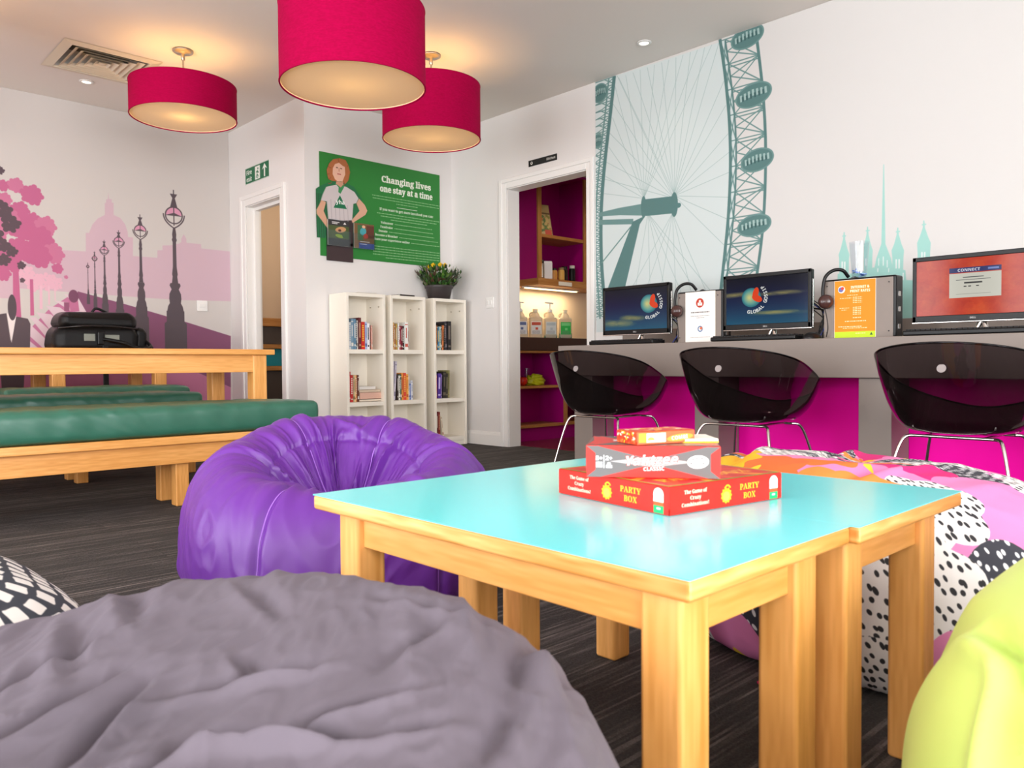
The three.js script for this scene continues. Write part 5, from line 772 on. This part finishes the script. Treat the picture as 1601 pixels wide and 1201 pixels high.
tubChair(3.3, -2.71, 0, 'smoked transparent tub chair nearest the kitchen opening'); tubChair(3.3, -1.88, 0, 'smoked transparent tub chair in the middle of the desk, behind the game boxes'); tubChair(3.3, -0.985, 0, 'smoked transparent tub chair facing the orange red screen');
// ---------------------------------------------------------------- low play tables
function playTable(cx, cz, turn, W, D, label) {
  const o = thing('coffee_table', label, 'table', [cx, 0, cz], turn), h = 0.445, x = W / 2, z = D / 2;
  mesh('tabletop', box(-x, x, h - 0.025, h - 0.0012, -z, z, 'z', 0.005), M.beechEdge, o);
  mesh('cyan_laminate', box(-x, x, h - 0.0015, h, -z, z, 'z'), M.cyan, o);
  const e = 0.03, lw = 0.056;
  for (const s of [-1, 1]) { mesh('apron', box(s > 0 ? x - e - 0.034 : -x + e + 0.012, s > 0 ? x - e - 0.012 : -x + e + 0.034, h - 0.082, h - 0.025, -z + e + lw, z - e - lw, 'z', 0.002), M.beech, o); mesh('apron', box(-x + e + lw, x - e - lw, h - 0.082, h - 0.025, s > 0 ? z - e - 0.034 : -z + e + 0.012, s > 0 ? z - e - 0.012 : -z + e + 0.034, 'x', 0.002), M.beech, o); }
  for (const sx of [-1, 1]) for (const sz of [-1, 1]) mesh('leg', box(sx > 0 ? x - e - lw : -x + e, sx > 0 ? x - e : -x + e + lw, 0, h - 0.025, sz > 0 ? z - e - lw : -z + e, sz > 0 ? z - e : -z + e + lw, 'y', 0.007), M.beech, o);
}
playTable(0.843, -0.809, 0, 0.370, 0.738, 'low cyan topped beech table nearest the grey beanbag');
playTable(1.2294, -0.804, 0, 0.402, 0.752, 'low cyan topped beech table nearest the multicoloured beanbag');

// ---------------------------------------------------------------- board games
function gameBox(name, label, cx, y, cz, turn, w, h, d, faces, edge) {
  const o = thing(name, label, 'game', [cx, y, cz], turn, 'board games stacked on the low table');
  mesh('box_lid', new RoundedBoxGeometry(w, h * 0.8, d, 2, 0.0015).translate(0, h * 0.6, 0), edge, o); mesh('box_base', new RoundedBoxGeometry(w - 0.003, h * 0.3, d - 0.003, 2, 0.001).translate(0, h * 0.151, 0), edge, o);
  const put = (map, g) => map && mesh('printed_face', g, std(0xffffff, 0.35, { map }), o);
  put(faces.front, new THREE.PlaneGeometry(w - 0.002, h - 0.002).translate(0, h / 2, d / 2 + 0.0005)); put(faces.left, new THREE.PlaneGeometry(d - 0.002, h - 0.002).rotateY(-Math.PI / 2).translate(-w / 2 - 0.0005, h / 2, 0)); put(faces.top, new THREE.PlaneGeometry(w - 0.003, d - 0.003).rotateX(-Math.PI / 2).translate(0, h + 0.0005, 0));
  return o;
}
const burst = (c, x, y, r) => { c.fillStyle = 'rgb(252,196,24)'; c.beginPath(); for (let k = 0; k < 22; k++) { const a = k / 22 * 6.283, q = r * (k % 2 ? 0.78 : 1); c.lineTo(x + Math.cos(a) * q, y + Math.sin(a) * q * 1.05); } c.fill(); c.fillStyle = 'rgb(250,220,80)'; c.beginPath(); c.ellipse(x, y + r * 0.1, r * 0.6, r * 0.6, 0, 0, 7); c.fill(); c.strokeStyle = 'rgb(252,196,24)'; c.lineWidth = r * 0.2; c.beginPath(); c.moveTo(x - r * 0.3, y - r * 0.9); c.quadraticCurveTo(x + r * 0.2, y - r * 1.6, x + r * 0.7, y - r * 0.9); c.stroke(); };
const partySide = (w, flip) => canvas(900, 150, (c, W, h) => {
  c.fillStyle = 'rgb(222,34,22)'; c.fillRect(0, 0, W, h); c.fillStyle = 'rgb(255,240,214)'; c.font = 'bold 29px serif'; c.textAlign = 'center'; c.fillText('The Game of', 190, 46, 170); c.fillText('Crazy', 190, 80); c.fillText('Combinations!', 190, 116, 210);
  burst(c, 430, 86, 46); c.fillStyle = 'rgb(252,200,40)'; c.font = 'bold 47px serif'; c.fillText('PARTY', 620, 66); c.fillText('BOX', 620, 118);
  c.fillStyle = 'rgb(250,248,240)'; c.beginPath(); c.ellipse(830, 42, 36, 34, 0, Math.PI, 0); c.fill(); c.fillRect(794, 40, 72, 46); c.fillStyle = 'rgb(206,90,40)'; c.fillRect(794, 88, 72, 16); c.fillStyle = 'rgb(30,176,104)'; c.fillRect(794, 106, 72, 42); c.fillStyle = 'rgb(220,250,230)'; c.fillRect(816, 116, 28, 12);
});
const partyTop = canvas(512, 512, (c, w, h) => { c.fillStyle = 'rgb(214,24,18)'; c.fillRect(0, 0, w, h); for (let k = 0; k < 14; k++) { c.fillStyle = k % 2 ? 'rgb(236,70,24)' : 'rgb(250,150,30)'; c.beginPath(); c.moveTo(256, 256); c.arc(256, 256, 360, k * 0.449, k * 0.449 + 0.12); c.fill(); } burst(c, 256, 270, 110); c.fillStyle = 'rgb(252,200,40)'; c.font = 'bold 70px serif'; c.textAlign = 'center'; c.fillText('PARTY BOX', 256, 440); c.strokeStyle = 'rgb(120,180,60)'; c.lineWidth = 10; c.strokeRect(5, 5, w - 10, h - 10); });
gameBox('party_game_box', 'large flat red party game box at the bottom of the stack', 1.055, 0.445, -0.748, 0.075 - 0.23, 0.25, 0.041, 0.25, { front: partySide(), left: partySide(), top: partyTop }, std(rgb(206, 30, 20), 0.4));
const diceFront = canvas(1024, 260, (c, w, h) => {
  c.fillStyle = 'rgb(104,98,98)'; c.fillRect(0, 0, w, h); c.fillStyle = 'rgb(214,44,36)';
  for (const s of [[[0, 0], [70, 60], [70, 200], [0, 260]], [[w, 0], [w - 70, 60], [w - 70, 200], [w, 260]]]) { c.beginPath(); s.forEach(([x, y], i) => i ? c.lineTo(x, y) : c.moveTo(x, y)); c.fill(); }
  c.beginPath(); c.moveTo(90, 0); c.lineTo(w - 100, 0); c.lineTo(512, 110); c.fill(); c.beginPath(); c.moveTo(110, h); c.lineTo(w - 90, h); c.lineTo(512, 150); c.fill();
  c.fillStyle = 'rgb(176,168,166)'; c.beginPath(); c.moveTo(180, 128); c.lineTo(512, 84); c.lineTo(830, 128); c.lineTo(512, 172); c.fill();
  c.fillStyle = 'rgb(252,250,248)'; c.strokeStyle = 'rgb(214,44,36)'; c.lineWidth = 8; c.font = 'italic bold 108px sans-serif'; c.textAlign = 'center'; c.save(); c.translate(500, 150); c.rotate(-0.06); c.strokeText('Yahtzee', 0, 0); c.fillText('Yahtzee', 0, 0); c.font = 'bold 42px sans-serif'; c.strokeText('CLASSIC', 20, 52); c.fillText('CLASSIC', 20, 52); c.restore();
  c.font = 'bold 52px sans-serif'; c.fillText('8+', 100, 120); c.fillText('2+', 176, 120); c.fillRect(134, 76, 6, 110); c.fillRect(76, 134, 48, 46); c.beginPath(); c.arc(176, 150, 14, 0, 7); c.fill(); c.fillRect(154, 160, 46, 24);
  c.beginPath(); c.ellipse(858, 124, 82, 54, -0.1, 0, 7); c.fill(); c.fillStyle = 'rgb(90,84,84)'; for (const [x, y] of [[818, 100], [850, 92], [888, 96], [806, 136], [898, 132]]) { c.beginPath(); c.ellipse(x, y, 9, 6, 0.3, 0, 7); c.fill(); }
});
const diceTop = canvas(512, 380, (c, w, h) => { c.fillStyle = 'rgb(92,86,86)'; c.fillRect(0, 0, w, h); c.fillStyle = 'rgb(214,40,34)'; for (const q of [[0, 0, 160], [w, 0, 352], [0, h, 160], [w, h, 352]]) { c.beginPath(); c.moveTo(q[0], q[1]); c.lineTo(q[2], h / 2); c.lineTo(q[0] ? w - 30 : 30, q[1] ? 0 : h); c.fill(); } c.fillStyle = 'rgb(240,238,236)'; c.font = 'italic bold 96px sans-serif'; c.textAlign = 'center'; c.fillText('Yahtzee', 256, 220); c.fillStyle = 'rgb(250,196,30)'; c.fillRect(380, 6, 126, 20); });
gameBox('dice_game_box', 'grey and red dice game box in the middle of the stack', 1.022, 0.4865, -0.753, -0.937, 0.2, 0.049, 0.145, { front: diceFront, left: null, top: diceTop }, std(rgb(206, 60, 52), 0.4));
const cardFront = canvas(512, 120, (c, w, h) => { c.fillStyle = 'rgb(238,92,40)'; c.fillRect(0, 0, w, h); c.fillStyle = 'rgb(250,190,30)'; c.fillRect(14, 10, 60, 90); c.fillStyle = 'rgb(252,248,236)'; c.fillRect(80, 12, 170, 92); c.fillStyle = 'rgb(214,226,70)'; c.beginPath(); c.arc(120, 84, 34, Math.PI, 0); c.fill(); c.fillStyle = 'rgb(250,150,40)'; c.beginPath(); c.ellipse(380, 66, 120, 36, -0.12, 0, 7); c.fill(); c.fillStyle = 'rgb(255,250,220)'; c.strokeStyle = 'rgb(196,150,20)'; c.lineWidth = 4; c.font = 'bold 54px sans-serif'; c.textAlign = 'center'; c.save(); c.translate(378, 84); c.rotate(-0.1); c.strokeText('COMBI', 0, 0, 150); c.fillText('COMBI', 0, 0, 150); c.restore(); });
const cardTop = canvas(256, 128, (c, w, h) => { c.fillStyle = 'rgb(230,70,36)'; c.fillRect(0, 0, w, h); for (let k = 0; k < 40; k++) { c.fillStyle = ['rgb(250,190,40)', 'rgb(255,240,210)', 'rgb(236,120,60)', 'rgb(190,30,30)'][k % 4]; c.beginPath(); c.ellipse(rnd() * w, rnd() * h, 18, 9, rnd() * 3, 0, 7); c.fill(); } });
gameBox('card_game_box', 'small orange card game box on top of the stack', 1.006, 0.5362, -0.735, -0.36 + 0.0, 0.105, 0.02, 0.058, { front: cardFront, left: cardTop, top: cardTop }, std(rgb(232, 84, 44), 0.4));
{ const o = thing('score_pad', 'thin yellow edged score pad lying beside the card box', 'pad', [1.072, 0.5362, -0.708], -0.75); mesh('pad_cover', box(-0.028, 0.028, 0, 0.0025, -0.04, 0.04), std(rgb(246, 196, 40), 0.5), o); mesh('pages', box(-0.0275, 0.0275, 0.0025, 0.006, -0.0395, 0.0395), M.paper, o); }

// ---------------------------------------------------------------- beanbags
// A sewn cushion: a profile turned about y (t runs from the base centre over the rim to the crown), then pushed in and out along its normals.
function bagGeometry({ rx, rz, prof, top, nu = 300, nv = 170, push, shift }) {
  const pr = new THREE.CatmullRomCurve3(prof.map(([a, b]) => new THREE.Vector3(a, b, 0)), false, 'centripetal').getSpacedPoints(nv);
  const base = [], at = (u, v) => base[v * nu + ((u % nu) + nu) % nu], arc = [0];
  for (let v = 1; v <= nv; v++) arc.push(arc[v - 1] + Math.hypot((pr[v].x - pr[v - 1].x) * (rx + rz) / 2, (pr[v].y - pr[v - 1].y) * 0.4));
  for (let v = 0; v <= nv; v++) for (let u = 0; u < nu; u++) { const a = u / nu * Math.PI * 2, p = new THREE.Vector3(pr[v].x * rx * Math.cos(a), pr[v].y * top(a, pr[v].x, pr[v].y), pr[v].x * rz * Math.sin(a)); if (shift) shift(p, a, v / nv); base.push(p); }
  const normals = (q) => { const out = []; const get = (u, v) => q[v * nu + ((u % nu) + nu) % nu]; for (let v = 0; v <= nv; v++) for (let u = 0; u < nu; u++) { const du = get(u + 1, v).clone().sub(get(u - 1, v)), dv = get(u, Math.min(nv, v + 1)).clone().sub(get(u, Math.max(0, v - 1))), n = dv.cross(du); if (n.lengthSq() < 1e-16) n.set(0, v > nv / 2 ? 1 : -1, 0); out.push(n.normalize()); } return out; };
  const n0 = normals(base), moved = base.map((p, i) => { const v = Math.floor(i / nu), u = i % nu, d = push(p, u / nu * Math.PI * 2, v / nv, pr[v]); const q = p.clone().addScaledVector(n0[i], d); if (q.y < 0.003) q.y = 0.003; return q; });
  const n1 = normals(moved), pos = [], nor = [], uv = [], idx = [];
  for (let v = 0; v <= nv; v++) for (let u = 0; u <= nu; u++) { const i = v * nu + u % nu, p = moved[i], n = n1[i]; pos.push(p.x, p.y, p.z); nor.push(n.x, n.y, n.z); uv.push(u / nu * Math.PI * (rx + rz), arc[v]); }
  for (let v = 0; v < nv; v++) for (let u = 0; u < nu; u++) { const a = v * (nu + 1) + u, b = a + 1, c = a + nu + 1, d = c + 1; idx.push(a, c, b, b, c, d); }
  const g = new THREE.BufferGeometry(); g.setAttribute('position', new THREE.Float32BufferAttribute(pos, 3)); g.setAttribute('normal', new THREE.Float32BufferAttribute(nor, 3)); g.setAttribute('uv', new THREE.Float32BufferAttribute(uv, 2)); g.setIndex(idx);
  g.userData.ring = (a) => { const u = Math.round(a / (Math.PI * 2) * nu); const out = []; for (let v = Math.floor(nv * 0.22); v <= nv; v += 4) { const i = v * nu + ((u % nu) + nu) % nu; out.push(moved[i].clone().addScaledVector(n1[i], 0.0005).toArray()); } return out; };
  return g;
}
const N3 = (x, y, z) => noise.noise(x, y, z), ridge = (v) => 1 - Math.min(1, Math.abs(v) * 2.6);
const angGap = (a, b) => { let d = (a - b) % (Math.PI * 2); if (d > Math.PI) d -= Math.PI * 2; if (d < -Math.PI) d += Math.PI * 2; return d; };
// a crease: groove along a segment in plan with a raised lip to one side
const crease = (x, z, [ax, az, bx, bz, w, depth]) => { const dx = bx - ax, dz = bz - az, L2 = dx * dx + dz * dz, t = Math.max(0, Math.min(1, ((x - ax) * dx + (z - az) * dz) / L2)), ex = x - ax - dx * t, ez = z - az - dz * t, d = Math.hypot(ex, ez), side = (ex * -dz + ez * dx) / Math.sqrt(L2), fade = Math.sin(Math.PI * (0.12 + 0.76 * t)); return fade * (-depth * Math.exp(-((d / w) ** 2)) + depth * 0.75 * Math.exp(-(((side - w * 1.5) / w) ** 2)) * Math.exp(-((d / (w * 3)) ** 2))); };

{ // purple
  const seams = [0.35, 1.4, 2.45, 3.5, 4.55, 5.6], rim = (a) => 0.415 - 0.075 * Math.sin(a - 0.39);
  const g = bagGeometry({
    rx: 0.435, rz: 0.435, nu: 420, nv: 220, prof: [[0, 0], [0.55, 0.0], [0.86, 0.03], [0.98, 0.22], [1, 0.45], [0.97, 0.7], [0.87, 0.9], [0.72, 1.0], [0.56, 0.96], [0.4, 0.8], [0.24, 0.6], [0.11, 0.5], [0, 0.48]],
    top: (a, r) => rim(a),
    push: (p, a, t, q) => {
      let d = 0.012 * N3(p.x * 2.4 + 4, p.y * 3, p.z * 2.4);
      for (const s of seams) { const w = Math.abs(angGap(a, s)) * Math.max(0.12, q.x) * 0.435; d -= 0.016 * Math.exp(-((w / 0.012) ** 2)) * (q.y > 0.06 ? 1 : 0) - 0.012 * Math.exp(-((w / 0.055) ** 2)); }
      const inner = t > 0.62 ? Math.exp(-(((q.x - 0.4) / 0.2) ** 2)) : 0, wob = N3(Math.cos(a) * 2.2, Math.sin(a) * 2.2, q.x * 1.5) * 1.6;
      d += inner * ((0.02 + 0.014 * wob) * ridge(Math.sin(a * 3.5 + wob * 3)) + (0.008 + 0.012 * N3(Math.cos(a) * 3, Math.sin(a) * 3, 4)) * ridge(Math.sin(a * 8 + 1 + wob * 4)) - 0.012);
      d -= 0.007 * Math.exp(-(((q.x - 0.47) / 0.012) ** 2)) * (t > 0.6 ? 1 : 0);
      const ca = Math.cos(a) * 2.6, sa = Math.sin(a) * 2.6, m1 = THREE.MathUtils.smoothstep(N3(ca, sa, 3 + p.y * 2), -0.05, 0.35);
      d += 0.0065 * m1 * ridge(N3(ca * 1.6 + p.y * 3, sa * 1.6 - p.y * 4, 7)) * (t > 0.2 ? 1 : 0) + 0.0035 * ridge(N3(ca * 2.6 - p.y * 9, sa * 2.6 + p.y * 7, 2)) * THREE.MathUtils.smoothstep(t, 0.3, 0.5);
      return d;
    },
  });
  const o = thing('beanbag', 'glossy purple nylon beanbag with a sunken seat between bench and low table', 'beanbag', [1.2, 0, -1.965], -0.16);
  mesh('bag_cover', g, cloth(rgb(106, 46, 150), 0.34, { sheen: 0.35, sheenColor: rgb(190, 130, 230), sheenRoughness: 0.4 }), o);
  for (const s of seams) mesh('seam_stitching', tube(g.userData.ring(s), 0.0015, 90, 6), std(rgb(176, 120, 220), 0.6), o);
}
{ // slate grey
  const cr = [[0.03, 0.079, 0.078, 0.124, 0.012, 0.022], [0.07, 0.125, 0.105, 0.2, 0.009, 0.034], [0.088, 0.14, 0.182, 0.185, 0.01, 0.02], [-0.07, -0.07, 0.05, -0.1, 0.014, 0.022], [-0.03, 0.01, 0.06, -0.06, 0.011, 0.02], [0.137, -0.02, 0.122, 0.034, 0.009, 0.012], [0.12, 0.034, 0.16, 0.072, 0.009, 0.014], [0.075, -0.28, 0.02, -0.13, 0.014, 0.012], [0.235, 0.25, 0.365, 0.16, 0.013, 0.015], [0.152, 0.3, 0.222, 0.264, 0.011, 0.014], [0.365, 0.168, 0.278, 0.283, 0.014, 0.012], [0.07, -0.005, 0.165, 0.063, 0.012, 0.014], [-0.05, -0.165, 0.08, -0.205, 0.015, 0.018], [-0.01, 0.086, 0.06, 0.093, 0.01, 0.014], [0.105, 0.209, 0.158, 0.245, 0.01, 0.014], [0.0, -0.36, -0.06, -0.24, 0.016, 0.018], [0.16, -0.34, 0.11, -0.2, 0.015, 0.012], [0.24, -0.2, 0.21, -0.06, 0.012, 0.01], [0.2, 0.12, 0.3, 0.1, 0.012, 0.01], [0.3, 0.0, 0.33, 0.12, 0.012, 0.01]];
  const g = bagGeometry({
    rx: 0.43, rz: 0.465, nu: 520, nv: 300, prof: [[0, 0], [0.6, 0], [0.88, 0.04], [0.99, 0.24], [1, 0.48], [0.985, 0.74], [0.92, 0.91], [0.78, 0.99], [0.45, 1.0], [0, 0.98]],
    top: (a, r, y) => 0.35 + 0.062 * r * Math.cos(a) * y,
    push: (p, a, t, q) => {
      const wx = p.x + 0.05 * N3(p.x * 3, p.z * 3, 1), wz = p.z + 0.05 * N3(p.x * 3, p.z * 3, 9), u = wx * 0.72 - wz * 0.69, v = wx * 0.69 + wz * 0.72;
      let d = 0.012 * N3(p.x * 2.2 + 2, p.y * 2, p.z * 2.2) + 0.0075 * ridge(N3(u * 2.2, v * 11, p.y * 2)) + 0.0055 * ridge(N3(u * 4.5 + 5, v * 21, p.y * 4)) * (0.4 + N3(p.x * 4, 3, p.z * 4)) + 0.0026 * ridge(N3(u * 14 + v * 12, v * 34 - u * 10, p.y * 9)) - 0.002 * Math.abs(N3(u * 8, v * 40, 5)) + 0.0005 * N3(p.x * 70, p.y * 70, p.z * 70);
      if (t > 0.3) for (const c of cr) d += crease(p.x, p.z, c);
      return t < 0.2 ? 0 : d;
    },
  });
  const o = thing('beanbag', 'crumpled slate grey cotton beanbag nearest the camera', 'beanbag', [0.2, 0, -0.712], 0.074);
  mesh('bag_cover', g, cloth(rgb(104, 96, 105), 0.9, { specularIntensity: 0.3, sheen: 0.2, sheenColor: rgb(190, 180, 195) }), o);
}
{ // lime
  const cr = [[-0.2, -0.275, -0.29, -0.2, 0.012, 0.03], [-0.268, -0.21, -0.41, -0.18, 0.012, 0.026], [-0.12, -0.36, -0.2, -0.27, 0.03, 0.008]];
  const g = bagGeometry({
    rx: 0.49, rz: 0.392, nu: 360, nv: 200, prof: [[0, 0], [0.6, 0], [0.88, 0.03], [0.985, 0.2], [1, 0.4], [0.965, 0.6], [0.86, 0.79], [0.68, 0.92], [0.4, 0.99], [0, 1.0]],
    top: (a, r, y) => 0.47 + 0.05 * r * Math.cos(a) * y,
    push: (p, a, t, q) => { let d = 0.014 * N3(p.x * 2.4 + 8, p.y * 3, p.z * 2.4) + 0.004 * ridge(N3(p.x * 3 + p.y * 4, p.y * 2, p.z * 5)); if (t > 0.3) for (const c of cr) d += crease(p.x, p.z, c); return t < 0.2 ? 0 : d; },
  });
  const o = thing('beanbag', 'bright lime green beanbag at the corner of the low tables', 'beanbag', [1.1, 0, 0.035], -0.109);
  mesh('bag_cover', g, cloth(rgb(206, 230, 118), 0.42, { sheen: 0.5, sheenColor: rgb(240, 255, 180) }), o);
}
// printed fabrics, metre-true
const seeds = (c, x0, y0, w, h, n, a, r, inside) => { for (let k = 0; k < n; k++) { const x = x0 + rnd() * w, y = y0 + rnd() * h; if (inside && !c.isPointInPath) continue; c.beginPath(); c.ellipse(x, y, r * (0.7 + rnd() * 0.5), r * (1.2 + rnd() * 0.7), a + rnd() * 0.6, 0, 7); c.fill(); } };
const festival = canvas(1536, 1024, (c, W, Hh) => {
  const cols = ['rgb(232,132,186)', 'rgb(238,120,44)', 'dark', 'rgb(250,184,28)', 'white', 'rgb(236,140,190)', 'rgb(222,28,122)', 'dark', 'rgb(240,140,60)', 'white', 'rgb(232,132,186)', 'white', 'rgb(238,110,50)'];
  c.fillStyle = cols[0]; c.fillRect(0, 0, W, Hh);
  for (let j = -1; j < 7; j++) for (let i = -1; i < 9; i++) {
    const x = i * 196 + (j % 2) * 98 + (rnd() - 0.5) * 60, y = j * 168 + (rnd() - 0.5) * 50, col = cols[(i * 4 + j * 7 + 91) % cols.length], R = 106 + rnd() * 34;
    c.save(); c.beginPath(); const n = 5 + Math.floor(rnd() * 3), ph = rnd() * 6; for (let k = 0; k <= 60; k++) { const a = k / 60 * 6.2832, q = R * (0.82 + 0.2 * Math.abs(Math.sin((a * n + ph) / 2))); c.lineTo(x + Math.cos(a) * q * 1.15, y + Math.sin(a) * q * 0.85); } c.closePath();
    if (col === 'white' || col === 'dark') { c.fillStyle = col === 'white' ? 'rgb(238,232,230)' : 'rgb(54,54,64)'; c.fill(); c.clip(); c.fillStyle = col === 'white' ? 'rgb(40,38,42)' : 'rgb(240,238,240)'; for (let yy = y - R; yy < y + R; yy += 19) for (let xx = x - R * 1.2; xx < x + R * 1.2; xx += 16) { c.beginPath(); c.ellipse(xx + (rnd() - 0.5) * 12 + ((yy / 19) % 2) * 8, yy + (rnd() - 0.5) * 10, 2.6 + rnd() * 1.8, 4.6 + rnd() * 2.4, 0.4 + rnd() * 0.5, 0, 7); c.fill(); } }
    else { c.fillStyle = col; c.fill(); if (rnd() > 0.55) { c.fillStyle = 'rgb(252,210,50)'; c.beginPath(); c.moveTo(x - 20, y + 40); c.quadraticCurveTo(x, y - 60, x + 28, y + 30); c.fill(); } }
    c.restore();
  }
});
festival.wrapS = festival.wrapT = THREE.RepeatWrapping; festival.repeat.set(1 / 1.8, 1 / 1.2);
{
  const g = bagGeometry({
    rx: 0.43, rz: 0.475, nu: 360, nv: 200, prof: [[0, 0], [0.62, 0], [0.9, 0.03], [0.99, 0.2], [1, 0.42], [0.965, 0.64], [0.88, 0.82], [0.72, 0.94], [0.45, 1.0], [0, 0.97]],
    top: (a, r, y) => 0.418 - 0.034 * r * Math.cos(a) * y,
    push: (p, a, t, q) => { let d = 0.012 * N3(p.x * 2.6 + 1, p.y * 3, p.z * 2.6 + 6) + 0.005 * ridge(N3(p.x * 3 + 3, p.y * 4, p.z * 5)) + 0.0025 * ridge(N3(p.x * 9, p.y * 7, p.z * 12)); for (const c of [[-0.3, -0.1, -0.05, -0.32, 0.025, 0.02], [-0.25, 0.2, 0.1, 0.12, 0.025, 0.022], [-0.1, -0.05, 0.15, -0.2, 0.022, 0.018]]) if (t > 0.35) d += crease(p.x, p.z, c); return t < 0.2 ? 0 : d; },
  });
  const o = thing('beanbag', 'multicoloured floral print beanbag in pink, orange and yellow beside the low tables', 'beanbag', [1.94, 0, -0.803], -0.415);
  mesh('bag_cover', g, cloth(0xffffff, 0.8, { map: festival }), o);
  mesh('zip_pull', [box(-0.03, 0.03, 0, 0.006, -0.012, 0.012, 'x', 0.003)], std(rgb(200, 20, 90), 0.5), o).position.set(-0.42, 0.004, 0.2);
}
const netPrint = canvas(768, 768, (c, w, h) => {
  c.fillStyle = 'rgb(58,62,72)'; c.fillRect(0, 0, w, h); c.fillStyle = 'rgb(240,236,232)';
  for (let j = -2; j < 22; j++) for (let i = -2; i < 26; i++) { const x = i * 34 + (j % 2) * 15 + Math.sin(j * 1.3 + i) * 5, y = j * 38 + Math.sin(i * 0.9) * 7; c.save(); c.translate(x, y); c.rotate(0.35 * Math.sin(i * 0.7 + j)); c.beginPath(); const a = 11 + rnd() * 2, b = 14 + rnd() * 2; c.moveTo(-a, -b + 6); c.quadraticCurveTo(-a, -b, -a + 6, -b); c.lineTo(a - 5, -b + 2); c.quadraticCurveTo(a, -b, a, -b + 6); c.lineTo(a - 1, b - 6); c.quadraticCurveTo(a, b, a - 6, b); c.lineTo(-a + 5, b - 2); c.quadraticCurveTo(-a, b, -a, b - 6); c.fill(); c.restore(); }
});
netPrint.wrapS = netPrint.wrapT = THREE.RepeatWrapping; netPrint.repeat.set(0.8, 1.15);
{
  const g = bagGeometry({
    rx: 0.42, rz: 0.49, nu: 260, nv: 150, prof: [[0, 0], [0.6, 0], [0.9, 0.04], [0.985, 0.2], [1, 0.38], [0.93, 0.6], [0.75, 0.8], [0.5, 0.92], [0.25, 0.98], [0, 1.0]],
    top: () => 0.375, push: (p, a, t) => t < 0.2 ? 0 : 0.012 * N3(p.x * 3 + 11, p.y * 3, p.z * 3) + 0.006 * ridge(N3(p.x * 5, p.y * 6, p.z * 5 + 4)),
  });
  const o = thing('beanbag', 'black and white net print beanbag half hidden behind the grey one', 'beanbag', [0.0, 0, -1.66], 0.478);
  mesh('bag_cover', g, cloth(0xffffff, 0.85, { map: netPrint }), o);
}
renderer.render(scene, camera);
